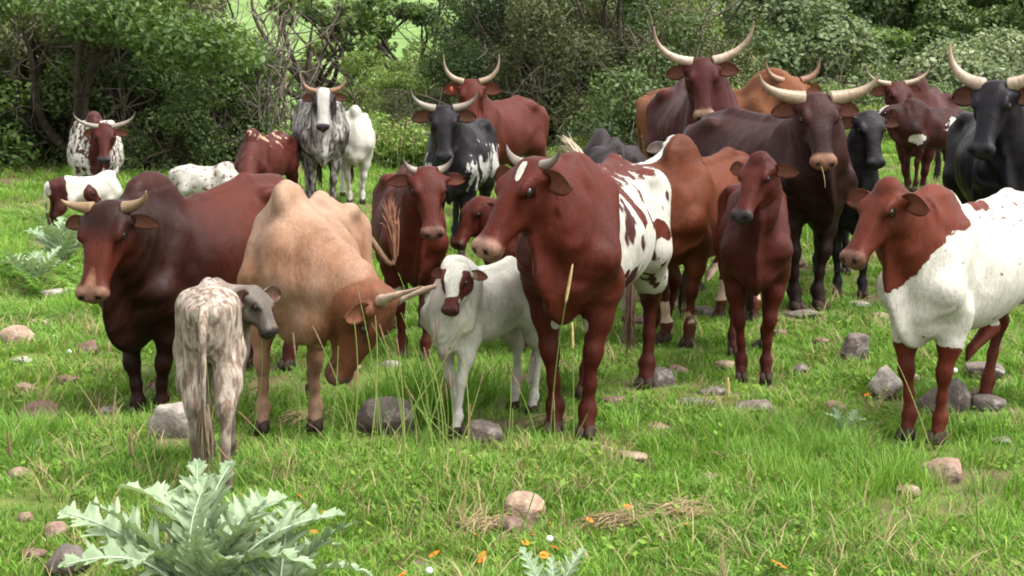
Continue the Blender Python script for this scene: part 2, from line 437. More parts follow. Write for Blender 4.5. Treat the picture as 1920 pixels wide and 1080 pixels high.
NCOW = 0
FEET = []
def cow(name, label, cat, mat, foot, d, th, H=1.2, poll=None, head=(0, 55), hd=0.0, len_=1.0, wid=1.0, dep=1.0, hump=.3, hscale=1.0,
        dewlap=.5, horn=None, hornmat=None, legs=None, legw=1.0, anchor='front', coatf=None, ear=(.18, .058, -.10, .35), tail=None, tuftcol=None,
        droop=.02, group='cattle of the herd', eartag=None, bony=.3, roll=0.0, hwid=1.0, neckw=1.0, vox=None, tilt=None, dome=0, sheath=False, fy=.62, folds=0, wither=0.0, hlen=1.0):
    """foot = pixel of the middle of the front (or rear) hooves, d its depth; poll = pixel of the poll with depth d+hd; head = (yaw, pitch)"""
    global NCOW, EYEME
    NCOW += 1
    S = H / 1.25
    G = P(foot[0], foot[1], d); G[2] = terrain(G[0], G[1])
    hx = heading(th); hy = np.array((-hx[1], hx[0], 0))     # forward, left
    wb = 1.15 * S * len_
    if anchor == 'rear':
        G = G + hx * wb; G[2] = terrain(G[0], G[1])
    RW = np.stack([hx, hy, (0, 0, 1)])                      # rows local axes in world
    gx = (terrain(*(G + hx * -wb)[:2]) - terrain(G[0], G[1])) / -wb
    gy = (terrain(*(G + hy * .15)[:2]) - terrain(*(G - hy * .15)[:2])) / .3
    rot = math.atan2(hx[1], hx[0])
    W2L = lambda p: RW @ (np.asarray(p) - G)
    # head frame in reference units
    if poll is not None:
        pl = W2L(P(poll[0], poll[1], d + hd)); pl[2] -= gx * pl[0] + gy * pl[1]; pl /= S
    else: pl = np.array((.62, 0, 1.38))
    yaw, pit = head
    aw = heading(yaw) * math.cos(R(pit)) + np.array((0, 0, -math.sin(R(pit))))
    a_ = RW @ aw; lat = RW @ np.array((-heading(yaw)[1], heading(yaw)[0], 0)); up = np.cross(a_, lat)
    if roll:
        c, s_ = math.cos(R(roll)), math.sin(R(roll)); lat, up = lat * c + up * s_, up * c - lat * s_
    HM = np.stack([a_, lat, up]); hk = hscale
    hw_ = lambda s: np.where(np.asarray(s) < .12, s, .12 + (np.asarray(s) - .12) * hlen)      # a calf's muzzle is shorter
    HP = lambda s, y, z: pl + hk * (np.array((float(hw_(s)), y, z)) @ HM)
    hf = RW @ heading(yaw)
    F = Field()
    tr = TRUNK.copy(); 
    lx = lambda x: x * len_ if x < 0 else x
    tr[:, 1] += wither * smooth((tr[:, 0] + .75) / .6)
    tr[:, 0] = [lx(x) for x in tr[:, 0]]
    tr[:, 2] = tr[:, 1] - (tr[:, 1] - tr[:, 2]) * dep; tr[:, 3] *= wid
    F.loft((0, 0, 0), np.eye(3), tr, .05, 2.15, .30, .05)
    up_ = (1 - dep) * .42
    # hips, pins, spine ridge
    for s in (-1, 1):
        F.ell((lx(-.95), s * .165 * wid, 1.145), (.085, .05, .05), k=.07)
        F.ell((lx(-1.37), s * .085 * wid, 1.085), (.055, .04, .05), k=.07)
        if bony > 0:
            F.ell((lx(-.74), s * .30 * wid, 1.04), (.13, .06 + .05 * bony, .10), k=.10, sub=True)
            F.ell((lx(-1.16), s * .235 * wid, 1.10), (.10, .03 + .03 * bony, .06), k=.08, sub=True)
            F.ell((-.16, s * .265 * wid, .95), (.07, .05, .20), k=.08, sub=True)
    F.chain([(lx(-1.30), 0, 1.17), (lx(-.92), 0, 1.222), (lx(-.45), 0, 1.178 + wither * .4), (-.1, 0, 1.20 + wither)], [.02, .025, .025, .03], .06)
    L = dict(fl=(0, 0), fr=(0, 0), hl=(0, 0), hr=(0, 0)); L.update(legs or {})
    feet = []; wt = .35 + .65 * wid
    lw = legw
    for key, s in (('fl', 1), ('fr', -1)):
        ox, oy = L[key]
        def J(x, y, z, r=0):
            g = smooth((.82 - z) / .82) if z < .82 else 0
            q = fy + (1 - fy) * smooth((z - .1) / .65)
            return np.array((x + ox * g, s * y * q * (.55 + .45 * wid) + oy * g, z + up_ * smooth(z / .7)))
        F.cone(J(-.06, .115, 1.10 + wither), J(.13, .135, .82), .075, .085, .10)
        F.cone(J(.13, .135, .82), J(.0, .14, .66), .085, .08 * lw, .08)
        F.chain([J(.0, .145, .70), J(.015, .14, .53), J(.03, .138, .405)], [.082 * lw, .058 * lw, .040 * lw], .05)
        F.ell(J(.038, .138, .375), (.043 * lw, .044 * lw, .055), k=.03)
        F.chain([J(.026, .136, .34), J(.02, .134, .24), J(.015, .132, .15)], [.034 * lw, .026 * lw, .030 * lw], .03)
        F.ell(J(.008, .132, .13), (.039 * lw, .039 * lw, .040), k=.03)
        F.cone(J(.015, .132, .12), J(.04, .132, .055), .033 * lw, .037 * lw, .03)
        feet.append((J(.05, .132, 0), ))
    for key, s in (('hl', 1), ('hr', -1)):
        ox, oy = L[key]
        def J(x, y, z):
            g = smooth((.95 - z) / .95)
            return np.array((lx(x) + ox * g, s * y * (.3 + .7 * wid) + oy * g, z + up_ * smooth(z / .8)))
        F.cone(J(-1.08, .13, 1.02), J(-.95, .175, .74), .135 * wt, .105 * wt, .08)
        F.cone(J(-1.27, .10, 1.0), J(-1.21, .135, .66), .095 * wt, .06 * wt, .07)
        F.chain([J(-.97, .17, .74), J(-1.14, .15, .58), J(-1.25, .135, .47)], [.115 * wt, .078 * lw, .054 * lw], .06)
        F.chain([J(-1.22, .135, .66), J(-1.295, .132, .50)], [.05, .030 * lw], .05)
        F.ell(J(-1.27, .132, .465), (.052 * lw, .046 * lw, .058), k=.03)
        F.chain([J(-1.262, .132, .43), J(-1.235, .131, .28), J(-1.205, .13, .16)], [.038 * lw, .028 * lw, .031 * lw], .03)
        F.ell(J(-1.20, .13, .135), (.040 * lw, .040 * lw, .040), k=.03)
        F.cone(J(-1.195, .13, .12), J(-1.165, .13, .055), .034 * lw, .038 * lw, .03)
        feet.append((J(-1.155, .13, 0), ))
    # brisket and hump
    F.ell((.16, 0, .70 + up_), (.11, .10, .13), k=.10)
    if hump > 0:
        tl = R(18)
        MH = np.array([[math.cos(tl), 0, math.sin(tl)], [0, 1, 0], [-math.sin(tl), 0, math.cos(tl)]])
        F.ell((-.02, 0, 1.20 + wither + .04 * hump), (.185 + .055 * hump, .07 + .022 * hump, .07 + .13 * hump), MH, k=.09)
    # neck
    nape, thr, mid = HP(.035, 0, -.085), HP(.08, 0, -.16), HP(.06, 0, -.12)
    nw = neckw
    nb = np.array((.0, 0, 1.11 + wither)); mb = np.array((.09, 0, .97 + wither)); tb = np.array((.17, 0, .84 + up_))
    def ctrl(a, b, h): 
        m = (a + b) / 2; m[2] += h; m[0] += .04; return m
    lv = max(-.06, min(.08, (1.2 - pl[2]) * .2))
    latn = np.array((0, 1., 0)) * .6 + lat * .4
    F.chain(bez([nb, ctrl(nb, nape, lv), nape], 6), np.linspace(.108, .076, 6) * nw, .07)
    F.chain(bez([mb, ctrl(mb, mid, lv * .6), mid], 6), np.linspace(.130, .082, 6) * nw, .07)
    F.chain(bez([tb, ctrl(tb, thr, -.01), thr], 6), np.linspace(.108, .068, 6) * nw, .07)
    if dewlap > 0:
        q0, q3 = HP(.10, 0, -.19), np.array((.22, 0, .62 + up_))
        qm = (q0 + q3) / 2 + np.array((.02 + .06 * dewlap, 0, -.10 - .12 * dewlap))
        pts = bez([q0, qm, q3 + np.array((.05, 0, .03)), q3 + np.array((-.12, 0, -.045 * dewlap))], 8)
        rr = (.02 + .095 * dewlap * np.sin(np.linspace(.25, 2.9, 8)) ** .8)
        F.chain(pts, rr, .07, .26, norm(latn))
    for i in range(folds):                                  # hanging skin folds of the throat
        u_ = .30 + .5 * i / max(1, folds - 1); q = (1 - u_) * tb + u_ * thr + np.array((0, 0, -.06)); w_ = latn * (.035 * (i % 2) - .0175)
        F.cone(q + w_, q + w_ * 2 + np.array((.0, 0, -.17 - .03 * (i % 3))), .045, .028, .035, .38, norm(np.cross(latn, (0, 0, 1)) + .5 * latn * (1 if i % 2 else -1)))
    # head
    hst = HEADST.copy(); hst[:, 3] *= hwid; hst[:, 0] = hw_(hst[:, 0]); hst[:, :] *= hk
    F.loft(pl, HM, hst, .035 * hk, 2.8, .10, .42)
    for s in (-1, 1):
        w = hwid
        F.ell(HP(.135, s * .098 * w, -.012), np.array((.055, .022, .028)) * hk, HM, k=.04 * hk)         # brow
        F.ell(HP(.105, s * .085 * w, -.135), np.array((.085, .04, .075)) * hk, HM, k=.05 * hk)      # cheek
        F.ell(HP(.19, s * .098 * w, -.06), np.array((.05, .018, .022)) * hk, HM, k=.03 * hk, sub=True)  # below the eye
        F.ell(HP(.30, s * .088 * w, -.085), np.array((.09, .018, .04)) * hk, HM, k=.04 * hk, sub=True)
        F.ell(HP(.452, s * .050 * w, -.068), np.array((.034, .030, .026)) * hk, HM, k=.025 * hk)        # nostril wing
        F.ell(HP(.486, s * .044 * w, -.070), np.array((.022, .013, .010)) * hk, HM, k=.012 * hk, sub=True)
        F.cone(HP(.478, s * .02, -.118), HP(.37, s * .085 * w, -.105), .0055 * hk, .0055 * hk, .012 * hk, sub=True)  # mouth
        F.cone(HP(.06, s * .085 * w, -.045), HP(.055, s * .125 * w, -.05), .038 * hk, .03 * hk, .03)      # ear root
    F.ell(HP(.44, 0, -.138), np.array((.045, .05, .022)) * hk, HM, k=.03 * hk)                          # chin
    if dome: F.ell(HP(-.005, 0, .005), np.array((.06, .075 * hwid, .04)) * hk * (.6 + .4 * dome), HM, k=.05 * hk)    # poll
    if sheath:
        F.cone((-.78, 0, .50), (-.52, 0, .41), .05, .028, .06); F.cone((-.52, 0, .41), (-.47, 0, .36), .028, .014, .02)
    h = vox or (.0125 if d < 8.6 else .015 if d < 12 else .02)
    D, org = F.evaluate(h / S)
    V, Q = surface_nets(D, org, h / S)
    # regions
    rel = (V - pl) / hk
    hc = rel @ HM.T
    hc[:, 0] = np.where(hc[:, 0] < .12, hc[:, 0], .12 + (hc[:, 0] - .12) / hlen)
    hi = lambda c: np.interp(hc[:, 0], HEADST[:, 0], HEADST[:, c])
    inh = (hc[:, 0] > -.06) & (hc[:, 0] < .53) & (np.abs(hc[:, 1]) < (hi(3) * hwid + .022) * 1.12) & (hc[:, 2] > hi(2) - .035) & (hc[:, 2] < hi(1) + .05 + .05 * (hc[:, 0] < .05))
    rib = np.sin((V[:, 0] / len_ + .06 * (V[:, 2])) * 62) * smooth((V[:, 2] - .62) / .15) * smooth((1.12 - V[:, 2]) / .1) * smooth((V[:, 0] / len_ + .72) / .1) * smooth((-.12 - V[:, 0] / len_) / .1)
    V[:, 1] += np.tanh(V[:, 1] / .05) * rib * .009 * bony
    nrmz = fbm(V * 9.0 + NCOW * 7.7, 2) - .5
    V[:, 1] += np.tanh(V[:, 1] / .05) * nrmz * .012
    ck = fbm(np.stack([V[:, 0] * 15 + np.abs(V[:, 1]) * 9 + V[:, 2] * 5, V[:, 1] * 5, V[:, 2] * 3], -1) + NCOW, 2) - .5
    ck = ck * smooth((V[:, 0] + .02) / .15) * smooth((V[:, 2] - .55) / .1) * ~inh
    V[:, 1] += np.tanh(V[:, 1] / .05) * ck * .055; V[:, 0] += ck * .035
    A = dict(patch=np.full(len(V), -1.), dark=np.zeros(len(V)), spk=np.zeros(len(V)), muz=np.zeros(len(V)), blk=np.zeros(len(V)))
    s_, yy, zz = hc.T
    A['muz'] = np.where(inh, smooth((s_ - .425 + .25 * np.clip(zz + .07, -.1, .05)) / .02) * smooth((s_ - .39) / .02), 0)
    for sg in (-1, 1):
        de = np.linalg.norm((hc - np.array((.145, sg * .106 * hwid, -.032))) * (.75, 1, 1.25), axis=1)
        A['blk'] = np.maximum(A['blk'], np.where(inh, .75 * smooth((.036 - de) / .014), 0))
        dn = np.linalg.norm((hc - np.array((.482, sg * .044 * hwid, -.070))) * (1, 1, 1.2), axis=1)
        A['blk'] = np.maximum(A['blk'], np.where(inh, smooth((.023 - dn) / .008), 0))
    A['blk'] = np.maximum(A['blk'], np.where(inh & (s_ > .36), .8 * smooth((.008 - np.abs(zz + .118 - (.48 - s_) * .12)) / .004), 0) * .8)
    p = V.copy(); p[:, 0] = np.where(p[:, 0] < 0, p[:, 0] / len_, p[:, 0])
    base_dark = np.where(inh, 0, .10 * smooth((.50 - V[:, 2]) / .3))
    if coatf: coatf(p, hc, inh, A)
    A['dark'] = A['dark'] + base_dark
    ed = np.concatenate([Q[:, [0, 1]], Q[:, [1, 2]], Q[:, [2, 3]], Q[:, [3, 0]]])
    deg = np.bincount(ed[:, 0], minlength=len(V)) + 1e-9
    for key_, it in (('dark', 14), ('patch', 3), ('spk', 6)):
        for _ in range(it): A[key_] = .4 * A[key_] + .6 * np.bincount(ed[:, 0], A[key_][ed[:, 1]], len(V)) / deg
    def out(q):                                             # reference units to the cow's own space, following the ground
        q = np.array(q, float) * S
        q[..., 2] += gx * q[..., 0] + gy * q[..., 1]
        return q
    root = bpy.data.objects.new(name, None); COL.objects.link(root)
    root.location = G; root.rotation_euler = (0, 0, rot)
    tag(root, label, cat, group)
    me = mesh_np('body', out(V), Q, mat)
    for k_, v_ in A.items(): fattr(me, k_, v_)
    fattr(me, 'earin', 0)
    link('body', me, root)
    hoofs = S * .88 * (lw ** .7)
    for (q,) in feet: FEET.append((G + RW.T @ out(q))[:2])
    for (q,) in feet: link('hoof', HOOFME, root, out(q), None, hoofs)
    for sg in (-1, 1):
        # ears
        lift, fw = (ear[2], .1) if len(ear) < 4 else (ear[2], ear[3])
        e = lat * sg * hk + np.array((0, 0, lift)) - hf * fw
        v, f, inn = ear_mesh(ear[0] * hk, ear[1] * hk, HP(.058, sg * .112 * hwid, -.05), e, hf + np.array((0, 0, -.25)), droop)
        em = mesh_np('ear', out(v), f, mat)
        # colour the ear like the skin next to it
        near = np.argsort(((V - HP(.05, sg * .10 * hwid, -.03)) ** 2).sum(1))[:6]
        for k_ in A: fattr(em, k_, float(A[k_][near].mean()) if k_ != 'muz' else 0)
        fattr(em, 'earin', inn)
        eo = link('ear', em, root)
        if eartag and sg == eartag:
            c = HP(.058, sg * .112 * hwid, -.05) + norm(e) * ear[0] * hk * .5 + hf * .03
            u_, w_ = norm(np.cross(hf, (0, 0, 1))), np.array((0, 0, 1.))
            V8 = np.array([c + u_ * x + w_ * z + hf * y for y in (0, .008) for x, z in ((-.013, .02), (.013, .02), (.020, -.045), (-.020, -.045))])
            link('ear_tag', mesh_np('ear_tag', out(V8), np.array([[0, 1, 2, 3], [7, 6, 5, 4], [0, 4, 5, 1], [1, 5, 6, 2], [2, 6, 7, 3], [3, 7, 4, 0]]), TAGM, False), root)
        # eyes
        if EYEME is None: EYEME = mesh_np('eye', *_ball(), EYE)
        link('eye', EYEME, root, out(HP(.147, sg * .1005 * hwid, -.034)), None, (.026 * S * hk,) * 3)
        if horn:
            sp, ri, fd, br = horn[:4]; fl = horn[4] if len(horn) > 4 else .5
            b0 = HP(-.006, sg * .080 * hwid, -.03)
            asym = 1.0 if sg > 0 else (horn[5] if len(horn) > 5 else 1.0)
            lw_ = lat * sg; Zw = np.array((0, 0, 1.)) if pit < 75 and roll == 0 and not tilt else -a_
            pts = bez([b0, b0 + lw_ * sp * fl * .8 + Zw * ri * .12 * asym, b0 + lw_ * sp * (.72 + .35 * fl) + Zw * ri * .45 * asym + hf * fd * .5, b0 + lw_ * sp + Zw * ri * asym + hf * fd], 36)
            u = np.linspace(0, 1, 36)
            rr = .86 * br * (1 - .90 * u ** 1.05) * (1 + .035 * np.sin(u * 75) * (1 - u)); rr[-1] = .003
            v, f = tube(pts, rr, 12); hm = mesh_np('horn', out(v), f, hornmat or H_PALE)
            fattr(hm, 'along', np.concatenate([np.repeat(u, 12), [0, 1]])); link('horn', hm, root)
    # tail
    if tail != 'none':
        tp = tail or [(lx(-1.37), 0, 1.13), (lx(-1.45), 0, 1.05), (lx(-1.455), .01, .75), (lx(-1.42), .0, .42)]
        if tail is None: tp = [(lx(-1.36), 0, 1.14), (lx(-1.53), 0, 1.12), (lx(-1.43), .01, .75), (lx(-1.40), .0, .45)]
        pts = bez(tp, 14); u = np.linspace(0, 1, 14)
        v, f = tube(pts, .021 * (1 - u) + .010, 8); tm = mesh_np('tail', out(v), f, mat)
        near = np.argsort(((V - np.array((lx(-1.38), 0, 1.1))) ** 2).sum(1))[:6]
        for k_ in A: fattr(tm, k_, float(A[k_][near].mean()))
        fattr(tm, 'earin', 0); to = link('tail', tm, root)
        d1 = norm(pts[-1] - pts[-3]); parts = []; r_ = np.random.default_rng(NCOW)
        for i in range(64):
            o1 = r_.normal(0, .013, 3); o2 = r_.normal(0, .026, 3); ln = r_.uniform(.06, .26)
            q = bez([pts[-3] + o1 * .6 + d1 * .02 * i / 26, pts[-1] + o1 * 1.6 + d1 * .05, pts[-1] + d1 * ln + o2 - np.array((0, 0, .05))], 5)
            parts.append(tube(q, [.006, .0065, .006, .004, .001], 3, False))
        v, f = join(parts)
        link('tail_tuft', mesh_np('tail_tuft', out(v), f, simple('tail_hair', tuftcol or (.05, .02, .014), .6)), to)
    return root
# ---------------------------------------------------------------- lie of the land
_ctl = [(300, 1078, 5.15), (960, 1078, 5.15), (1600, 1078, 5.15), (-300, 1078, 5.15), (2200, 1078, 5.15),
        (295, 795, 8.1), (550, 800, 7.2), (398, 925, 5.9), (398, 940, 5.8), (470, 870, 6.5), (778, 675, 9.2), (855, 805, 7.0), (1072, 815, 7.0), (1268, 645, 9.3), (1412, 712, 8.2),
        (1520, 582, 10.4), (1590, 560, 11.2), (1740, 825, 7.0), (1905, 765, 7.6), (1335, 455, 13.3), (1470, 425, 15.3), (1690, 390, 16.6), (1702, 345, 15.6),
        (1830, 565, 10.6), (185, 436, 17.0), (110, 440, 15.6), (400, 425, 16.6), (475, 425, 17.5), (608, 400, 18.3), (845, 490, 13.8), (900, 408, 17.0), (1120, 520, 12.8),
        (30, 600, 11.5), (30, 480, 15.), (20, 400, 21.), (30, 340, 30.), (600, 335, 28.), (1000, 330, 26.), (700, 350, 22.), (1280, 330, 24.), (1750, 285, 24.), (1900, 270, 26.), (2100, 300, 22.)]
_cp = np.array([P(*c) for c in _ctl])
def terrain(x, y):
    x = np.asarray(x, float); y = np.asarray(y, float); sh = x.shape
    X, Y = x.ravel(), y.ravel()
    yc = np.clip(Y, 3.0, 40.0); xc = np.clip(X, -14, 14)
    num = np.full(X.shape, 0.0); den = np.full(X.shape, 0.02)
    for c in _cp:
        w = 1.0 / ((xc - c[0]) ** 2 + (yc - c[1]) ** 2 + (.035 * c[1]) ** 2 + .05) ** 1.5
        num += w * c[2]; den += w
    z = num / den
    t = smooth((Y - 30) / 25)
    # a shallow valley behind the tree line, then the far hillside
    side = smooth((X + .02 * Y) / 22)
    val = -1.2 - 6.5 * side
    hill = np.maximum(0, Y - 75) * (.17 + .05 * side) + 2.5 * np.maximum(0, n2(X, Y, .012) - .35) * smooth((Y - 80) / 80)
    z = z * (1 - t) + t * (val * (1 - smooth((Y - 70) / 60)) + np.minimum(hill, 130))
    return z.reshape(sh) if sh else float(z[0])
# ---------------------------------------------------------------- the herd
def f_(v, a, b): return smooth((v - a) / (b - a))
MAROON, REDB, TAN, WHITE, BLACK = (.052, .015, .011), (.118, .030, .017), (.34, .165, .085), (.72, .69, .62), (.016, .016, .018)
PINK = (.42, .25, .20)

def c_bull(p, h, inh, A):
    x, y, z = p.T; s = h[:, 0]
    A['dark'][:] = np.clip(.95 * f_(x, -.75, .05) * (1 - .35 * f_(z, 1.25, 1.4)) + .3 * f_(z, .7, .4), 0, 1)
    A['dark'] = np.where(inh, np.clip(.85 - 1.15 * f_(s, .08, .28), -.4, 1), A['dark'])
    nose = np.where(inh, f_(s, .24, .36) * f_(h[:, 2], -.09, -.03), 0)
    A['patch'] = np.where(inh, -1 + 1.15 * f_(.012 + .13 * (s - .18) - np.abs(h[:, 1]), -.035, .03) * f_(s, .19, .40), -1)
m1 = coat('coat_dark_bull', (.100, .025, .012), (.022, .0085, .007), B=(.32, .165, .105), M=(.26, .135, .09), pamp=.3, psoft=.3, var=.5, rough=.48)
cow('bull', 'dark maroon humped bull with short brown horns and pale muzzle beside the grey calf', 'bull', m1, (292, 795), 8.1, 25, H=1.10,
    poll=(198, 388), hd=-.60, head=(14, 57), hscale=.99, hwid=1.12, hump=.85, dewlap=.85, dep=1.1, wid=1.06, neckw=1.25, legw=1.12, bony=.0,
    horn=(.155, .095, .05, .042, .7, .6), hornmat=H_BROWN, coatf=c_bull, ear=(0.162, 0.0484, -.10, .35), legs=dict(fl=(.0, -.03), fr=(.06, .02)))

def c_tan(p, h, inh, A):
    x, y, z = p.T
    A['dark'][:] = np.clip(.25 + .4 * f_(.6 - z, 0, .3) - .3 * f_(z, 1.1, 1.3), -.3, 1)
    A['dark'] = np.where(inh, .95 + .25 * f_(h[:, 0], .1, .4), A['dark']); A['patch'][:] = -.12 + .22 * f_(z, .95, 1.3) - .6 * inh
m2 = coat('coat_tan_cow', (.235, .103, .054), (.145, .055, .028), B=(.39, .265, .18), M=(.16, .09, .065), pamp=.42, pscale=7, psoft=.32, stretch=1.8, var=1.0)
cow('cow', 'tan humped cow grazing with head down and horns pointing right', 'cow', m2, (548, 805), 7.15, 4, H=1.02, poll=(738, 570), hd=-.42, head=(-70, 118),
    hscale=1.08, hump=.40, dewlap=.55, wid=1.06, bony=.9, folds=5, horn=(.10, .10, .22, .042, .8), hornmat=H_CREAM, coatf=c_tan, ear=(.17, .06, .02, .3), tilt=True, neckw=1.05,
    legs=dict(fl=(.0, .05), fr=(.06, -.06), hl=(.05, 0), hr=(-.1, 0)), tail=[(-1.38, 0, 1.13), (-1.60, .16, 1.15), (-1.55, .40, .45), (-1.55, .33, 1.0)], tuftcol=(.20, .085, .045))

def c_greycalf(p, h, inh, A):
    x, y, z = p.T
    A['patch'][:] = .22 - .75 * f_(x, -.45, .25) + .1 * f_(z, 1.12, 1.2) - .2 * f_(.4 - z, 0, .1)
    A['patch'] = np.where(inh, -.35, A['patch'])
    A['spk'][:] = np.where(inh, -.5, .35); A['blk'] = np.maximum(A['blk'], .0)
    A['dark'][:] = .15 + .5 * f_(.42 - z, 0, .15) + np.where(inh, .3, 0)
m3 = coat('coat_grey_calf', (.155, .130, .115), (.080, .068, .062), B=(.44, .375, .305), C=(.16, .108, .082), pamp=.55, pscale=26, sscale=52, sthr=.45, stretch=3.0, M=(.05, .04, .04), var=.5, psoft=.2, ssoft=.10)
cow('calf', 'grey speckled calf seen from behind with its head turned right', 'calf', m3, (398, 925), 5.95, 173, H=.77, anchor='rear', poll=(482, 540), hd=.36, head=(-68, 58),
    hscale=.84, dep=.80, wid=.60, len_=.76, wither=-.10, hlen=.66, hump=.05, dewlap=.2, legw=1.0, bony=.8, coatf=c_greycalf, ear=(.27, .095, .04, .0), neckw=.80, tuftcol=(.17, .125, .08),
    legs=dict(hl=(.10, .0), hr=(-.12, .0)), tail=[(-1.08, 0, 1.13), (-1.25, .01, 1.08), (-1.22, .01, .75), (-1.16, .02, .42)], group='calves of the herd')

def c_redyoung(p, h, inh, A):
    x, y, z = p.T
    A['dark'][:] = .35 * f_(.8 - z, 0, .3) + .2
    A['patch'][:] = np.where((z < .55) & (x > -.3), .10 - 1.6 * np.abs(z - .46), -1) + np.where(x < -1.0, .0, 0)
m4 = coat('coat_red_heifer', (.112, .026, .015), (.050, .013, .008), M=(.19, .095, .07), pamp=.7, var=.55)
cow('cow', 'small red heifer with stubby horns facing the camera beside the tan cow', 'cow', m4, (776, 676), 9.2, -6, H=1.03, poll=(802, 318), hd=-.50, head=(-12, 56), hscale=.93,
    hump=.15, dewlap=.35, wid=.92, horn=(.09, .10, .04, .034, .6), hornmat=H_GREY, coatf=c_redyoung, ear=(0.18, 0.0546, .05, .35), legs=dict(fl=(.05, 0), fr=(-.04, 0)))
m5 = coat('coat_red_calf', (.095, .022, .012), (.05, .013, .008), M=(.10, .05, .04))
cow('calf', 'red calf peeping out behind the white blazed patched cow', 'calf', m5, (985, 660), 9.3, 75, H=.86, poll=(893, 372), hd=-.08, head=(48, 50), hscale=.9, dep=.9, hump=.1, dewlap=.2, bony=.1,
    ear=(0.171, 0.0546, -.06, .35), group='calves of the herd')

def c_whitecalf(p, h, inh, A):
    A['patch'][:] = 1
    s, y, z = h.T
    f = -.30 + 0.9 * f_(.058 - np.abs(y + .01), -.03, .03) * f_(.34 - s, -.02, .08) + .8 * f_(.05 - s, 0, .06)
    f = f + .75 * np.exp(-(((s - .36) / .05) ** 2 + ((np.abs(y) - .08) / .03) ** 2 + ((z + .09) / .06) ** 2)) - .55 * f_(s, .40, .43)
    A['patch'] = np.where(inh & (s > -.02), f, 1)
    A['blk'] *= np.where(inh & (s < .3), .6, 1)
m6 = coat('coat_white_calf', (.095, .028, .020), (.06, .018, .014), M=(.075, .03, .026), pamp=.3, pscale=9, var=.3, B=(.47, .45, .385))
cow('calf', 'white calf with a brown and white face standing in front of the patched cow', 'calf', m6, (858, 803), 7.0, 32, H=.715, poll=(856, 497), hd=-.34, head=(18, 55), hscale=.84, hlen=.84, dep=.84, wid=.80, len_=.80,
    hump=.3, dewlap=.3, bony=.3, coatf=c_whitecalf, ear=(0.162, 0.0546, -.02, .35), neckw=.85, legs=dict(fl=(.10, .0), fr=(-.10, .02), hl=(.03, 0), hr=(-.05, 0)), group='calves of the herd', tuftcol=(.6, .57, .5))

def c_patched(p, h, inh, A):
    x, y, z = p.T; s, hy, hz = h.T
    w = .9 * f_(-.12 - x, -.10, .06) * f_(1.20 - z, -.04, .26) - .20
    w = w - 1.1 * f_(x, -.12, .06)
    w = np.where(z < .56, np.where(x > -.6, -.75 + 1.2 * np.exp(-((z - .56) / .08) ** 2) * (x < .15) * (np.abs(y) < .09), -.75 + 1.1 * np.exp(-((z - .56) / .05) ** 2)), w)
    hipred = .9 * np.exp(-(((x + .62) / .16) ** 2 + ((z - .95) / .17) ** 2))
    w = w + .95 * f_(-.90 - x, 0, .15) * f_(1.22 - z, 0, .1) * (z > .62) 
    for cx, cz, rx, rz in ((-.85, .90, .13, .06), (-.78, .78, .06, .10), (-.98, .86, .06, .05), (-.38, 1.0, .05, .09), (-.56, .96, .05, .08), (-.22, .74, .035, .03), (-.50, .60, .06, .025), (-.66, .575, .05, .02), (-1.08, .98, .05, .06), (-.70, 1.0, .05, .08)):
        w = w - 1.25 * np.exp(-(((x - cx) / rx) ** 2 + ((z - cz) / rz) ** 2)) * (z > .5)
    A['patch'][:] = np.clip(w, -1, 1)
    bl = f_(.024 - .12 * np.abs(s - .07) - np.abs(hy - .022 - .25 * (s - .07)), -.006, .006) * f_(s, .0, .02) * f_(.135 - s, -.01, .02) * (hz > -.05)
    A['patch'] = np.where(inh, -1 + 2 * bl, A['patch'])
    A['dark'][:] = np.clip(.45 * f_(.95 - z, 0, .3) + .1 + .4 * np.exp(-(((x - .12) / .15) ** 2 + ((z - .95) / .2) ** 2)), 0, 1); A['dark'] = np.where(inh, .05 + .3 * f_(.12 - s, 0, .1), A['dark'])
    A['muz'] = np.where(inh, np.maximum(A['muz'], .8 * f_(s, .40, .44) * f_(hz, -.2, -.11)), 0)
    A['spk'][:] = np.where((x < -.15) & (z < 1.1) & (z > .55), .1, -1)
m7 = coat('coat_patched_cow', (.112, .024, .012), (.055, .013, .008), M=(.36, .20, .145), pamp=.5, pscale=12, stretch=1.8, C=(.05, .015, .014), sscale=9, sthr=.46, var=.5, ssoft=.02)
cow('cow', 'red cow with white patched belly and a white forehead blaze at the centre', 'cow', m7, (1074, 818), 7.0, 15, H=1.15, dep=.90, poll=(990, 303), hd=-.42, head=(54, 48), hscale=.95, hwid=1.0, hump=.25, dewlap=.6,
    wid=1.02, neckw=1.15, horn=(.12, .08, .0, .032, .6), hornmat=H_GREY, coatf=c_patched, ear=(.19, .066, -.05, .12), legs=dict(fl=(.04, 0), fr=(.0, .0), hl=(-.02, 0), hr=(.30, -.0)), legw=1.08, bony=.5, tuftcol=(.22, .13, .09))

def c_fawn(p, h, inh, A):
    x, y, z = p.T
    A['dark'][:] = .3 * f_(z, 1.15, 1.25) + .75 * np.exp(-((z - .35) / .07) ** 2) + .8 * f_(.16 - z, 0, .05)
    A['patch'][:] = np.where((z < .3) & (z > .13), -.05 + .6 * (y < 0), -1) + 1.6 * (np.abs(y) < .07) * (z < .475) * (z > .3) * (x < -.4) * (x > -.85)
m8 = coat('coat_fawn_cow', (.145, .046, .017), (.065, .019, .010), B=(.55, .40, .28), M=(.3, .18, .13), pamp=.5, var=.5)
cow('cow', 'fawn brown humped cow standing side on behind the red weaner calf', 'cow', m8, (1270, 648), 9.3, 30, H=1.07, len_=.88, sheath=True, poll=(1095, 330), hd=-.45, head=(75, 45), hscale=.95, hump=.75, dewlap=.5, bony=.4, coatf=c_fawn, wid=1.0,
    legs=dict(fl=(.02, .02), fr=(-.02, 0)), tuftcol=(.1, .05, .03))

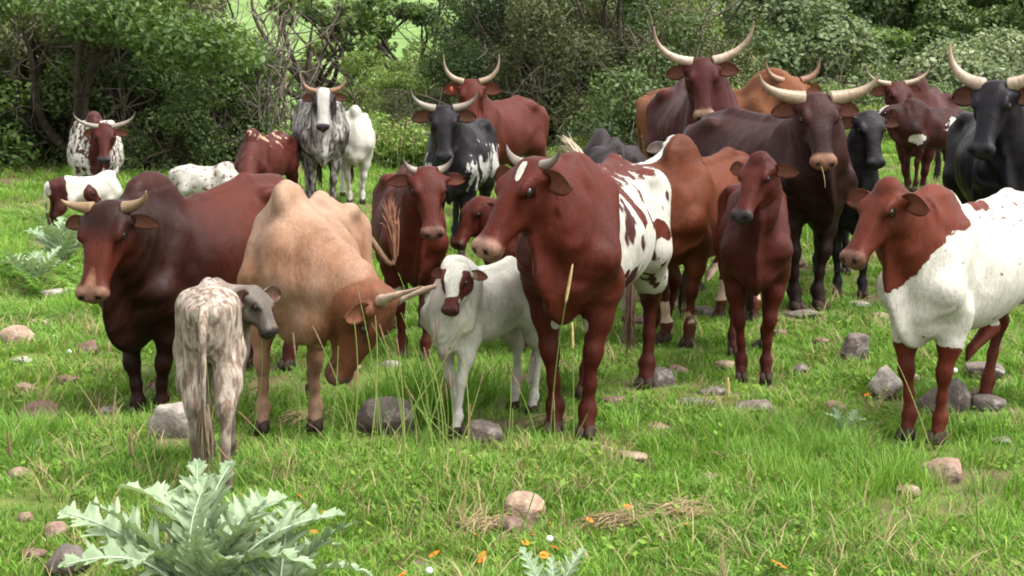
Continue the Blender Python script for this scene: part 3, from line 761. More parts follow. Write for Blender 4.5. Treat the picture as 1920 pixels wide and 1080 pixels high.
def c_redcalf(p, h, inh, A):
    x, y, z = p.T; s = h[:, 0]
    A['dark'][:] = np.clip(.55 * f_(x, -.1, .15) * f_(z, .6, .8) * .8 + .5 * f_(.2 - z, 0, .1), 0, 1); A['dark'] = np.where(inh, .35 * f_(.15 - s, 0, .1), A['dark'])
m9 = coat('coat_red_weaner', (.092, .021, .013), (.040, .0105, .008), M=(.055, .045, .042), var=.6)
cow('calf', 'polled red brown weaner calf facing the camera with its muzzle turned left', 'calf', m9, (1412, 714), 8.2, 7, H=.98, dome=1, poll=(1424, 298), hd=-.42, head=(38, 48), hscale=.86, dep=.90, hump=.1, dewlap=.35, wid=.86, neckw=.85,
    coatf=c_redcalf, ear=(0.18, 0.0624, .03, .35), legs=dict(fl=(.03, 0), fr=(.02, 0), hl=(-.05, 0), hr=(.25, .0)), bony=.3, group='calves of the herd')

def c_dkbull(p, h, inh, A):
    x, y, z = p.T; s = h[:, 0]
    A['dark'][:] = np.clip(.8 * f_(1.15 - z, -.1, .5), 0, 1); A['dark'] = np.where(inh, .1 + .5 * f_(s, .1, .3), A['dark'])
    A['muz'] = np.where(inh, np.maximum(A['muz'], f_(s, .40, .425)), 0)
m10 = coat('coat_dark_brown', (.052, .018, .015), (.014, .0075, .0075), M=(.25, .125, .08), var=.3, rough=.48)
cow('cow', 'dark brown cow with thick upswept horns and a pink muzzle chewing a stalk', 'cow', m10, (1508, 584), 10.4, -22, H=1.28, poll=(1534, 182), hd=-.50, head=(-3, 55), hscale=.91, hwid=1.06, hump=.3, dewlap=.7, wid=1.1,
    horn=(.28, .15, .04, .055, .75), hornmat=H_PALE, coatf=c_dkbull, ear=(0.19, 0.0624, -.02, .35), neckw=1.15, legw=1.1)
m11 = coat('coat_black_young', (.017, .017, .020), (.010, .010, .011), M=(.03, .03, .032), C=(.07, .03, .02), var=.2, rough=.42)
def c_blk(p, h, inh, A): A['spk'][:] = np.where(inh & (h[:, 0] < .06), .55, -1)
cow('cow', 'young black polled cow standing just right of the dark brown cow', 'cow', m11, (1592, 560), 11.2, 4, H=1.06, poll=(1632, 212), hd=-.42, head=(-6, 56), hscale=.90, hump=.2, dewlap=.4, coatf=c_blk, ear=(0.199, 0.0663, -.03, .35), wid=.95,
    legs=dict(fl=(0, .02), fr=(0, -.02)))

def c_heifer(p, h, inh, A):
    x, y, z = p.T; s = h[:, 0]
    A['patch'][:] = .9
    A['patch'] -= 2.2 * f_(.50 - z, -.12, .10)
    A['patch'] -= 2.0 * np.exp(-(((x - .02) / .14) ** 2 + ((z - 1.28) / .19) ** 2)) + 1.3 * np.exp(-(((x + .50) / .18) ** 2 + ((z - 1.22) / .07) ** 2))
    hr = np.linalg.norm(h, axis=1); A['patch'] -= 2.2 * f_(.44 + .78 * np.clip(1.0 - z, 0, .35) * smooth((.16 - np.abs(y)) / .08) - hr, -.10, .08)
    A['patch'] = np.where(inh & (s > -.05), -1, A['patch'])
    w = np.exp(-(((s - .33) / .05) ** 2 + ((h[:, 2] + .37) / .06) ** 2)); 
    A['spk'][:] = np.where(z > .5, 0 + .25 * f_(z, 1.05, 1.15) * f_(-.2 - x, 0, .3), -1)
    A['dark'][:] = .7 * np.exp(-((z - .36) / .05) ** 2) + .6 * f_(.17 - z, 0, .05) + np.where(x > .2, .3, 0)
m12 = coat('coat_white_heifer', (.150, .038, .018), (.080, .020, .011), M=(.20, .10, .075), C=(.10, .035, .03), pamp=.6, pscale=10, sscale=26, sthr=.56, var=.3, B=(.48, .455, .395), ssoft=.03, stretch=.8)
cow('cow', 'white bodied young bull with red head and red lower legs', 'cow', m12, (1736, 826), 7.0, 40, H=1.02, dome=1, sheath=True, poll=(1664, 350), hd=-.38, head=(56, 46), hscale=.90, hump=.45, dewlap=.5, wid=.98, bony=.2, coatf=c_heifer,
    ear=(.20, .070, -.03, .0), neckw=.95, legs=dict(fl=(.0, 0), fr=(.02, .0), hl=(0, 0), hr=(.15, 0)))

m13 = coat('coat_deep_red', (.066, .015, .012), (.034, .009, .008), M=(.26, .155, .10), var=.35)
def c_deep(p, h, inh, A):
    A['muz'] = np.where(inh, np.maximum(A['muz'], f_(h[:, 0], .41, .43)), 0); A['dark'][:] = .35 * f_(.9 - p[:, 2], 0, .3)
cow('cow', 'deep red cow with the widest lyre shaped pale horns', 'cow', m13, (1330, 458), 13.2, -7, H=1.36, poll=(1318, 113), hd=-.5, head=(2, 59), hscale=.92, hump=.4, dewlap=.6, wid=1.0, horn=(.28, .27, .05, .044, .8), hornmat=H_CREAM, coatf=c_deep,
    ear=(0.19, 0.0663, -.02, .35), bony=.5)
m14 = coat('coat_light_red', (.175, .064, .029), (.10, .03, .015), M=(.3, .2, .15), var=.4)
cow('cow', 'light tan cow with a red ear tag behind the deep red cow', 'cow', m14, (1440, 428), 15.3, -50, H=1.30, poll=(1487, 150), hd=-.35, head=(0, 62), hscale=.96, hump=.8, dewlap=.4, horn=(.16, .20, .0, .042, .9), hornmat=H_RED, ear=(0.18, 0.0624, -.06, .35), eartag=-1)
m15 = coat('coat_brown_far', (.070, .020, .015), (.035, .012, .010), M=(.06, .04, .04), var=.4)
cow('cow', 'brown horned cow with a tall hump behind the dark spotted calf', 'cow', m15, (1715, 385), 16.6, 24, H=1.17, poll=(1684, 155), hd=-.45, head=(-8, 50), hscale=.98, hump=.9, dewlap=.4, horn=(.27, .19, .02, .04, .75), hornmat=H_PALE, ear=(0.19, 0.0702, -.05, .35))
def c_spotcalf(p, h, inh, A):
    x, y, z = p.T
    A['patch'][:] = -.62 + 1.3 * np.exp(-(((x + .70) / .30) ** 2 + ((z - .92) / .20) ** 2)) + .95 * np.exp(-(((x - .1) / .15) ** 2 + ((z - .75) / .10) ** 2))
    A['patch'] = np.where(inh, -.5 + 1.1 * np.exp(-((h[:, 1]) / .05) ** 2) * (h[:, 0] < .2), A['patch']); A['spk'][:] = .35
m16 = coat('coat_spotted_calf', (.050, .016, .013), (.03, .011, .010), C=(.02, .009, .008), sscale=11, sthr=.54, pscale=10, pamp=.8, ssoft=.02)
cow('calf', 'dark brown calf with black spotted white rump among the horned cows', 'calf', m16, (1712, 346), 15.5, 62, H=.84, poll=(1662, 200), hd=-.15, head=(70, 40), hscale=.85, dep=.85, wid=.85, len_=.85, hump=.1, dewlap=.2, coatf=c_spotcalf, bony=.3, group='calves of the herd')
m17 = coat('coat_black_cow', (.014, .015, .019), (.009, .009, .011), M=(.03, .03, .034), var=.2, rough=.40)
cow('cow', 'large black cow with very long grey horns at the right edge', 'cow', m17, (1884, 566), 10.6, 8, H=1.28, poll=(1866, 156), hd=-.50, head=(34, 52), hscale=.98, hump=.2, dewlap=.5, wid=1.02, horn=(.22, .26, .0, .055, .85, 1.0), hornmat=H_CREAM, ear=(0.199, 0.0741, -.03, .35), neckw=1.15)

def c_spotted(p, h, inh, A):
    x, y, z = p.T
    A['patch'][:] = .5 - .75 * np.exp(-(((y) / .09) ** 2)) * f_(x, .0, .15) * f_(z, .55, .7) - .7 * np.exp(-(((x + .0) / .15) ** 2 + ((z - 1.3) / .12) ** 2)) - .5 * np.exp(-(((np.abs(y) - .13) / .05) ** 2 + ((z - .75) / .09) ** 2)) * (x > 0)
    A['patch'] = np.where(inh, -.75 + .28 * f_(h[:, 0], .1, .3), A['patch']); A['spk'][:] = np.where(inh, -1, .35)
m18 = coat('coat_spotted_cow', (.078, .019, .014), (.035, .01, .008), C=(.055, .020, .018), sscale=19, sthr=.50, pamp=.4, pscale=8, M=(.05, .04, .045), stretch=1.3, ssoft=.03)
cow('cow', 'brown headed white cow covered in brown spots at the far left', 'cow', m18, (184, 438), 17.0, -14, H=1.16, poll=(196, 236), hd=-.45, head=(-9, 55), hscale=.87, hump=.4, dewlap=.4, wid=1.15, horn=(.26, .16, .02, .038, .7), hornmat=H_GREY, coatf=c_spotted, ear=(0.18, 0.0624, -.08, .35))
def c_pied(p, h, inh, A):
    A['patch'][:] = .4 - .9 * np.exp(-(((p[:, 0] + 1.2) / .2) ** 2)) - 1.0 * f_(.5 - p[:, 2], 0, .1); A['patch'] = np.where(inh, -.5, A['patch'])
m19 = coat('coat_pied_calf', (.07, .022, .018), pamp=.5)
cow('calf', 'brown and white pied calf half hidden behind the bull', 'calf', m19, (112, 442), 15.4, -125, H=.62, anchor='rear', hscale=.85, dep=.85, wid=.85, len_=.85, hump=.1, dewlap=.2, coatf=c_pied, poll=(165, 352), head=(-120, 45), group='calves of the herd')
def c_pale(p, h, inh, A):
    A['patch'][:] = .6 - .5 * np.exp(-(((p[:, 0] + .9) / .2) ** 2 + ((p[:, 2] - 1.15) / .12) ** 2)); A['spk'][:] = .25
m20 = coat('coat_pale_calf', (.10, .05, .04), C=(.13, .07, .06), pamp=.5, sscale=18, sthr=.53)
cow('calf', 'whitish flecked calf standing side on beyond the bull', 'calf', m20, (425, 428), 16.4, -75, H=.66, poll=(462, 345), hd=.1, head=(-80, 60), hscale=.85, dep=.9, len_=.8, hump=.1, dewlap=.2, coatf=c_pale, group='calves of the herd')
def c_streak(p, h, inh, A):
    A['patch'][:] = -.38 + .30 * f_(p[:, 2], 1.05, 1.2)
m21 = coat('coat_streaked', (.095, .026, .018), (.05, .014, .011), B=(.45, .30, .20), pamp=.8, pscale=11, stretch=2.5)
cow('cow', 'brown streaked cow grazing head down by the flecked calf', 'cow', m21, (478, 428), 17.3, 12, H=.96, poll=(455, 352), hd=-.7, head=(14, 70), hscale=.95, hump=.35, dewlap=.2, coatf=c_streak, wid=1.05, horn=(.12, .18, .0, .036, .6), hornmat=H_PALE, tilt=True)
def c_roan(p, h, inh, A):
    x, y, z = p.T
    A['patch'][:] = -.02 + .5 * np.exp(-((y / .05) ** 2)) * f_(x, .05, .2) - .35 * f_(np.abs(y), .18, .26) * f_(.95 - z, 0, .2)
    A['patch'] = np.where(inh, .42 - .9 * f_(np.abs(h[:, 1]), .06, .10) * f_(.36 - h[:, 0], 0, .08), A['patch']); A['spk'][:] = np.where(inh, -.6, .3)
    A['muz'] = np.where(inh, f_(h[:, 0], .42, .44), 0)
m22 = coat('coat_roan', (.042, .036, .036), (.02, .018, .018), B=(.38, .355, .32), C=(.05, .042, .04), pamp=.75, pscale=20, sscale=30, sthr=.52, stretch=3.5, psoft=.22, M=(.055, .05, .065))
cow('cow', 'grey roan cow with a white face and short curved horns', 'cow', m22, (606, 402), 18.2, -8, H=1.33, poll=(607, 170), hd=-.45, head=(0, 58), hscale=.85, hump=.3, dewlap=.6, wid=1.12, horn=(.15, .15, -.02, .038, .9), hornmat=H_RED, coatf=c_roan, ear=(0.18, 0.0585, -.04, .35))
def c_white(p, h, inh, A): A['patch'][:] = 1
m23 = coat('coat_white_far', (.3, .2, .15), M=(.2, .14, .12))
cow('cow', 'white cow mostly hidden behind the grey roan cow', 'cow', m23, (668, 396), 19.5, -8, H=1.10, poll=(609, 212), hd=-.3, head=(0, 55), hump=.3, dewlap=.4, wid=1.1, horn=(.22, .12, 0, .034, .6), hornmat=H_PALE, coatf=c_white)
def c_blkspk(p, h, inh, A):
    x, y, z = p.T
    A['patch'][:] = -.46 + .52 * np.exp(-((z - .78) / .22) ** 2) * f_(np.abs(y) + .35 * (x < 0), .06, .22)
    A['patch'] = np.where(inh, -1 + 2.5 * np.exp(-(((h[:, 0] - .05) / .022) ** 2 + ((h[:, 1]) / .018) ** 2)), A['patch'])
m24 = coat('coat_black_speckled', (.017, .017, .020), (.01, .01, .012), B=(.42, .40, .37), pamp=.85, pscale=17, stretch=2.4, M=(.035, .034, .038), rough=.44)
cow('cow', 'black cow flecked with white with a white star on its forehead', 'cow', m24, (848, 492), 13.8, 6, H=1.20, poll=(833, 202), hd=-.5, head=(-2, 59), hscale=.94, hump=.25, dewlap=.5, wid=1.08, horn=(.21, .15, .03, .044, .75, 1.15), hornmat=H_GREY, coatf=c_blkspk, ear=(0.199, 0.0702, -.03, .35))
def c_redfar(p, h, inh, A):
    A['patch'][:] = -.62 + .32 * np.exp(-(((p[:, 2] - .78) / .12) ** 2)) * (p[:, 0] < 0)
m25 = coat('coat_red_far', (.105, .026, .015), (.05, .013, .009), pamp=.7, pscale=11, stretch=.7, M=(.3, .2, .15))
cow('cow', 'red brown cow with curved yellow horns and red ear tag behind the black speckled cow', 'cow', m25, (897, 408), 16.8, 26, H=1.25, poll=(884, 152), hd=-.3, head=(0, 60), hscale=1.0, hump=.15, dewlap=.4, wid=1.05, horn=(.20, .28, .0, .042, .95), hornmat=H_PALE, coatf=c_redfar, ear=(.19, .08, -.01, .15), eartag=-1, neckw=1.0)
m26 = coat('coat_charcoal', (.035, .030, .030), (.02, .018, .018), var=.4)
cow('cow', 'charcoal cow showing only its back over the patched cow', 'cow', m26, (1124, 545), 12.6, 176, H=1.08, poll=(1125, 370), hd=1.5, head=(176, 70), hump=.35, dewlap=.3, wid=.95, bony=.4)
m27 = coat('coat_white_hidden', (.25, .15, .11), B=(.45,.43,.39))
cow('cow', 'white cow hidden behind the patched cow with its tail flicked up', 'cow', m27, (1150, 618), 10.1, -158, H=.98, hump=.0, dewlap=.3, coatf=c_white, tail=[(-1.37, 0, 1.13), (-1.45, .0, 1.24), (-1.42, .10, 1.18), (-1.40, .20, 1.34)], tuftcol=(.6, .5, .36), wid=.9, anchor='rear')
# ---------------------------------------------------------------- ground, grass
def _ground():
    ys = np.concatenate([np.linspace(-12, 3.5, 12), np.linspace(3.8, 22, 150), np.linspace(22.4, 60, 90), 60 * (480 / 60) ** np.linspace(.02, 1, 80)])
    r = np.linspace(-1, 1, 170); r = r * (.45 + .55 * r * r)
    Y = np.repeat(ys[:, None], len(r), 1); X = r * np.maximum(14, .75 * Y)
    Z = terrain(X, Y) + (n2(X, Y, 1.3) - .5) * .09 * smooth((90 - Y) / 40)
    V = np.stack([X, Y, Z], -1).reshape(-1, 3); i = np.arange(len(ys) * len(r)).reshape(len(ys), len(r))
    F = np.stack([i[:-1, :-1], i[:-1, 1:], i[1:, 1:], i[1:, :-1]], -1).reshape(-1, 4)
    t = NT('pasture_ground'); co = t.obj()
    a = t.noise(.9, co, 5); b = t.noise(7, co, 5, .65); c = t.noise(.05, co, 4)
    g = t.mix(t.ramp(b, .35, .65), (.075, .110, .022), (.125, .165, .034))
    g = t.mix(t.ramp(t.math('ADD', a, t.math('MULTIPLY', b, .6)), .68, .90), g, (.13, .092, .058))
    sp = t.add('ShaderNodeSeparateXYZ'); t.link(co, sp.inputs[0])
    far = t.ramp(sp.outputs[1], 55, 75)
    fg = t.mix(t.ramp(t.noise(.16, co, 5), .4, .6), (.125, .205, .060), (.17, .25, .085)); fg = t.mix(t.ramp(t.noise(.6, co, 5), .45, .7), fg, (.10, .155, .045))
    t.bsdf(t.mix(far, g, fg), .9, .1, t.bump(b, .6, .05))
    o = link('ground', mesh_np('ground', V, F, t.m)); tag(o, kind='structure')
_ground()
def gz(x, y): return terrain(x, y) + (n2(x, y, 1.3) - .5) * .09

def leafmat(name, cols, trans=.35, rough=.5, spec=.25, var=.5, patchy=0):
    """cols: dark, mid, light; tint attribute picks along them"""
    t = NT(name)
    oin = t.add('ShaderNodeObjectInfo'); oi = oin.outputs['Random']
    f = t.math('ADD', t.math('MULTIPLY', t.attr('tint'), 1 - var * .5), t.math('MULTIPLY', t.math('SUBTRACT', oi, .3), var))
    if patchy: f = t.math('ADD', f, t.math('MULTIPLY', t.math('SUBTRACT', t.noise(.75, oin.outputs['Location'], 4), .5), patchy))
    c = t.mix(t.ramp(f, 0, .5), cols[0], cols[1]); c = t.mix(t.ramp(f, .5, 1), c, cols[2])
    if len(cols) > 3: c = t.mix(t.ramp(f, 1.05, 1.12), c, cols[3])
    b = t.add('ShaderNodeBsdfPrincipled'); t.link(c, b.inputs['Base Color'])
    b.inputs['Roughness'].default_value = rough; b.inputs['Specular IOR Level'].default_value = spec
    tr = t.add('ShaderNodeBsdfTranslucent'); t.link(t.mix(1.0, c, (1.15, 1.25, .7), 'MULTIPLY'), tr.inputs['Color'])
    m = t.add('ShaderNodeMixShader'); m.inputs[0].default_value = trans
    t.link(b.outputs[0], m.inputs[1]); t.link(tr.outputs[0], m.inputs[2]); t.link(m.outputs[0], t.out.inputs[0])
    return t.m
GRASS = leafmat('grass_blade', [(.075, .155, .020), (.155, .295, .042), (.255, .385, .072), (.38, .31, .15)], .35, .5, .15, .55, 1.6)
STRAW = leafmat('dry_grass', [(.16, .11, .06), (.30, .23, .12), (.45, .36, .20)], .2, .7, .1, .4)
HERB = leafmat('herb_leaf', [(.06, .125, .016), (.115, .20, .025), (.18, .28, .04)], .25, .6, .1, .5)

def blades(n, R_, h0, h1, w, lean, seed, seg=3):
    r = np.random.default_rng(seed); V, F, T = [], [], []
    for i in range(n):
        a = r.uniform(0, 2 * math.pi); rr = R_ * math.sqrt(r.uniform()); p = np.array((rr * math.cos(a), rr * math.sin(a), -.02))
        d = a + r.normal(0, .7); h = r.uniform(h0, h1); ln = lean * r.uniform(.3, 1.3) * h; ww = w * r.uniform(.7, 1.3)
        side = np.array((-math.sin(d + r.normal(0, .6)), math.cos(d), 0)) * ww * .5; out = np.array((math.cos(d), math.sin(d), 0))
        o = len(V); tint = r.uniform(0, 1)
        for k in range(seg + 1):
            u = k / seg; c = p + out * ln * u ** 1.9 + np.array((0, 0, (h + .02) * (u - .28 * u ** 2.6 * min(1, lean))))
            if k < seg: V += [c - side * (1 - .5 * u), c + side * (1 - .5 * u)]; T += [tint] * 2
            else: V.append(c); T.append(tint)
            if 0 < k < seg: F.append([o + 2 * k - 2, o + 2 * k - 1, o + 2 * k + 1, o + 2 * k])
        F.append([o + 2 * seg - 2, o + 2 * seg - 1, o + 2 * seg, o + 2 * seg])
    F = np.array(F); q = F[F[:, 2] != F[:, 3]]; t3 = F[F[:, 2] == F[:, 3]][:, :3]
    return np.array(V), [q, t3], np.array(T)
def protos(name, defs):
    c = bpy.data.collections.new(name)
    for i, (v, f, tn, mat) in enumerate(defs):
        me = mesh_np('%s_%s' % (name, 'abcdefghij'[i]), v, f, mat, False); fattr(me, 'tint', tn)
        c.objects.link(bpy.data.objects.new(me.name, me))
    return c
def herb(seed, n=16, size=.028):
    r = np.random.default_rng(seed); V, F, T = [], [], []
    for i in range(n):
        a = r.uniform(0, 6.28); rr = .085 * math.sqrt(r.uniform()); z = r.uniform(.02, .085); c = np.array((rr * math.cos(a), rr * math.sin(a), z))
        nrm = norm(np.array((math.cos(a) * .5, math.sin(a) * .5, 1)) + r.normal(0, .3, 3)); u = norm(np.cross(nrm, r.normal(0, 1, 3))); w = np.cross(nrm, u); s = size * r.uniform(.6, 1.3); tn = r.uniform()
        o = len(V); V += [c - u * s, c + w * s * .55, c + u * s, c - w * s * .55]; T += [tn] * 4; F.append([o, o + 1, o + 2, o + 3])
    return np.array(V), [np.array(F)], np.array(T)
def fern(seed, nf=7, L=.45):
    r = np.random.default_rng(seed); V, F, T = [], [], []
    for i in range(nf):
        a = i / nf * 6.28 + r.normal(0, .3); out = np.array((math.cos(a), math.sin(a), 0)); side = np.array((-out[1], out[0], 0)); ll = L * r.uniform(.7, 1.2); tn = r.uniform()
        for k in range(1, 12):
            u = k / 12; c = out * ll * .75 * u + np.array((0, 0, ll * (1.0 * u - .55 * u * u))); w = ll * .32 * (1 - u) ** .8 + .01
            for s in (-1, 1):
                o = len(V); tip = c + side * s * w + out * w * .35 - np.array((0, 0, .15 * w)); b = out * ll * .034
                V += [c - b * .8, c + b * .8, tip]; T += [tn] * 3; F.append([o, o + 1, o + 2])
    return np.array(V), [np.array(F)], np.array(T)
PASTURE = protos('pasture_tuft', [
    (*blades(46, .085, .02, .06, .0050, .9, 1), GRASS), (*blades(44, .085, .04, .10, .0050, .8, 2), GRASS), (*blades(40, .07, .08, .17, .0050, .6, 3), GRASS),
    (*blades(34, .06, .15, .30, .0052, .55, 4, 4), GRASS), (*herb(5, 22, .012), HERB), (*herb(6, 18, .018), HERB), (*blades(14, .08, .05, .16, .0040, 1.1, 7), STRAW), (*fern(8), GRASS), (*blades(46, .085, .025, .07, .0055, 1.1, 9), GRASS)])

def scatter(name, pts, idx, scl, coll, mat=None, tilt=.15, label=None, zrot=True, seed=1):
    r = np.random.default_rng(seed); n = len(pts)
    me = bpy.data.meshes.new(name); me.vertices.add(n); me.vertices.foreach_set('co', np.asarray(pts, np.float32).ravel())
    fattr(me, 'scl', scl); a = me.attributes.new('pick', 'INT', 'POINT'); a.data.foreach_set('value', np.asarray(idx, np.int32))
    a = me.attributes.new('turn', 'FLOAT_VECTOR', 'POINT'); e = np.stack([r.normal(0, tilt, n), r.normal(0, tilt, n), r.uniform(0, 6.28, n)], 1); a.data.foreach_set('vector', e.astype(np.float32).ravel())
    o = link(name, me)
    g = bpy.data.node_groups.new(name, 'GeometryNodeTree'); N, L = g.nodes, g.links
    g.interface.new_socket('Geometry', in_out='INPUT', socket_type='NodeSocketGeometry'); g.interface.new_socket('Geometry', in_out='OUTPUT', socket_type='NodeSocketGeometry')
    i_, o_ = N.new('NodeGroupInput'), N.new('NodeGroupOutput'); ip = N.new('GeometryNodeInstanceOnPoints'); ci = N.new('GeometryNodeCollectionInfo')
    ci.inputs['Collection'].default_value = coll; ci.inputs['Separate Children'].default_value = True; ci.inputs['Reset Children'].default_value = True
    m2p = N.new('GeometryNodeMeshToPoints')
    def at(nm, ty):
        q = N.new('GeometryNodeInputNamedAttribute'); q.data_type = ty; q.inputs['Name'].default_value = nm; return q.outputs['Attribute']
    L.new(i_.outputs[0], ip.inputs['Points']); L.new(ci.outputs[0], ip.inputs['Instance']); ip.inputs['Pick Instance'].default_value = True
    L.new(at('pick', 'INT'), ip.inputs['Instance Index']); L.new(at('turn', 'FLOAT_VECTOR'), ip.inputs['Rotation']); L.new(at('scl', 'FLOAT'), ip.inputs['Scale'])
    L.new(ip.outputs[0], o_.inputs[0])
    md = o.modifiers.new('scatter', 'NODES'); md.node_group = g
    return o

def _grass():
    r = np.random.default_rng(11); P_, I, S_ = [], [], []
    for y0, y1, den, k in ((3.6, 6.5, 620, 1.0), (6.5, 9.5, 420, 1.1), (9.5, 14, 210, 1.35), (14, 22, 95, 1.8), (22, 33, 42, 2.4)):
        wx = lambda y: .33 * y + 1.6
        n = int(den * (y1 - y0) * 2 * wx((y0 + y1) / 2)); y = r.uniform(y0, y1, n); x = r.uniform(-1, 1, n) * wx(y1); keep = np.abs(x) < wx(y); x, y = x[keep], y[keep]; n = len(x)
        lush = n2(x, y, .8, 5.0); wet = n2(x, y, 2.4, 9.0); bare = n2(x, y, 1.1, 2.0)
        px = 960 + x / y * FPX
        tallz = np.exp(-((px - 800) / 190) ** 2) * np.exp(-((y - 7.1) / 1.1) ** 2)          # rank grass between the animals
        q = r.uniform(0, 1, n); L_ = lush + .30 * tallz + .10 * (r.uniform(0, 1, n) - .5)
        idx = np.select([q < .105, q < .15, (q < .165), L_ > .80, L_ > .68, L_ > .54, q < .6], [6, 4, 5, 3, 2, 1, 8], 0)
        idx = np.where((idx == 3) & (tallz < .25), 1, idx)
        idx = np.where((px < 330) & (y > 11) & (r.uniform(0, 1, n) < .05), 7, idx)
        s = k * r.uniform(.75, 1.3, n); s = np.where(idx == 7, r.uniform(.4, .8, n), s)
        hgt = np.where(y > 14, .7, .9)
        kp = (bare + .35 * r.uniform(0, 1, n) > .535) | (idx == 7)
        P_.append(np.stack([x, y, gz(x, y)], 1)[kp]); I.append(idx[kp]); S_.append((s * hgt)[kp])
    PP = np.concatenate(P_); ok = np.ones(len(PP), bool)
    for sx, sy, sr in STONES: ok &= (PP[:, 0] - sx) ** 2 + ((PP[:, 1] - sy + sr * .5) * .75) ** 2 > (sr * 1.3) ** 2
    II, SS = np.concatenate(I), np.concatenate(S_)
    for fx, fy in FEET:                                     # trampled short round the hooves
        dd = np.hypot(PP[:, 0] - fx, (PP[:, 1] - fy + .10) * .75); tr = dd < .24
        II[tr & (II < 6)] = 0; SS[tr] = np.minimum(SS[tr], .75); ok &= ~((dd < .13) & (II == 6))
    P_, I, S_ = [PP[ok]], [II[ok]], [SS[ok]]
    o = scatter('grass', np.concatenate(P_), np.concatenate(I), np.concatenate(S_), PASTURE, seed=2)
    tag(o, 'short green pasture grass and herbs growing between the stones', 'grass', kind='stuff')
# ---------------------------------------------------------------- trees and shrubs
LEAF_DK = leafmat('leaf_dark', [(0.0315, 0.0523, 0.0162), (0.0651, 0.101, 0.027), (0.125, 0.167, 0.0486)], .25, .5, .3, .5)
LEAF_MD = leafmat('leaf_mid', [(0.0488, 0.084, 0.0197), (0.0946, 0.154, 0.0349), (0.179, 0.233, 0.0628)], .3, .5, .3, .5)
LEAF_LT = leafmat('leaf_light', [(0.0736, 0.122, 0.0244), (0.148, 0.216, 0.0432), (0.242, 0.298, 0.081)], .35, .5, .3, .45)
LEAF_OL = leafmat('leaf_olive', [(0.0607, 0.071, 0.0284), (0.116, 0.129, 0.0496), (0.182, 0.189, 0.0778)], .25, .6, .2, .5)
LEAF_PALE = leafmat('leaf_pale_bloom', [(0.0632, 0.0947, 0.0361), (0.135, 0.172, 0.077), (0.325, 0.343, 0.208)], .25, .6, .2, .45)
LEAF_FERN = leafmat('leaf_fern', [(.06, .14, .018), (.12, .23, .03), (.19, .30, .05)], .35, .5, .2, .4)
BARK = simple('bark_dark', (.085, .066, .050), .9, .1, 9, (.040, .031, .025), .8)
BARK_P = simple('bark_pale', (.20, .17, .135), .9, .1, 8, (.09, .075, .06), .6)

def leaves(blobs, n, size, seed, flat=.5, shell=.55, asp=.5):
    """n leaf diamonds spread through the blobs (x, y, z, rx, rz)"""
    r = np.random.default_rng(seed); b = np.array(blobs, float); w = b[:, 3] ** 2; w /= w.sum()
    k = r.choice(len(b), n, p=w); d = r.normal(0, 1, (n, 3)); d /= np.linalg.norm(d, axis=1, keepdims=True)
    rad = shell + (1 - shell) * r.uniform(0, 1, n) ** .7; rad *= np.where(r.uniform(0, 1, n) < .08, r.uniform(1, 1.25, n), 1)
    c = b[k, :3] + d * rad[:, None] * np.stack([b[k, 3], b[k, 3], b[k, 4]], 1)
    keep = fbm(c * 1.9 + seed * 3.1, 3) > .36; c, d, k = c[keep], d[keep], k[keep]; n = len(c)
    nr = d * flat + r.normal(0, .55, (n, 3)) + np.array((0, 0, .55)); nr /= np.linalg.norm(nr, axis=1, keepdims=True)
    u = np.cross(nr, r.normal(0, 1, (n, 3))); u /= np.linalg.norm(u, axis=1, keepdims=True); v = np.cross(nr, u)
    s = size * r.uniform(.6, 1.35, n)[:, None]
    V = np.stack([c - u * s, c + v * s * asp, c + u * s, c - v * s * asp - nr * s * .25], 1).reshape(-1, 3)
    F = np.arange(n * 4).reshape(n, 4)
    tint = np.clip(.45 + r.normal(0, .22, n) + .5 * (_tab[k % 64, (k * 7) % 64, seed % 64] - .5), 0, 1)
    return V, [F], np.repeat(tint, 4)
def limb(p0, p1, r0, r1, seed, bend=.15, n=7):
    r = np.random.default_rng(seed); p0, p1 = np.asarray(p0, float), np.asarray(p1, float); L = np.linalg.norm(p1 - p0)
    m1 = p0 + (p1 - p0) * .35 + r.normal(0, bend * L, 3); m2 = p0 + (p1 - p0) * .7 + r.normal(0, bend * L, 3)
    pts = bez([p0, m1, m2, p1], n); return pts, tube(pts, np.linspace(r0, r1, n), 7 if r0 > .04 else 5, False)
def skeleton(p0, tips, r0, seed, twigs=0, fork=.4):
    """a trunk that forks to the tips; returns a joined tube mesh"""
    r = np.random.default_rng(seed); parts = []; p0 = np.asarray(p0, float); cen = np.mean(tips, 0)
    f = p0 + (cen - p0) * fork + r.normal(0, .1, 3); f[2] = max(f[2], p0[2] + .5)
    pts, t = limb(p0, f, r0, r0 * .7, seed, .06); parts.append(t)
    for i, tp in enumerate(tips):
        a = pts[-1 - (i % 2)]; q, t = limb(a, tp, r0 * .5, .015, seed + i * 3 + 1, .16, 9); parts.append(t)
        for j in range(twigs):
            b = q[r.integers(3, 8)]; e = b + r.normal(0, .55, 3) + (np.asarray(tp) - a) * .25; q2, t2 = limb(b, e, .018, .004, seed * 7 + i * 31 + j, .18, 6); parts.append(t2)
            for k in range(2):
                b2 = q2[r.integers(2, 5)]; parts.append(limb(b2, b2 + r.normal(0, .32, 3), .007, .003, seed + j * 5 + k, .2, 4)[1])
    return join(parts)
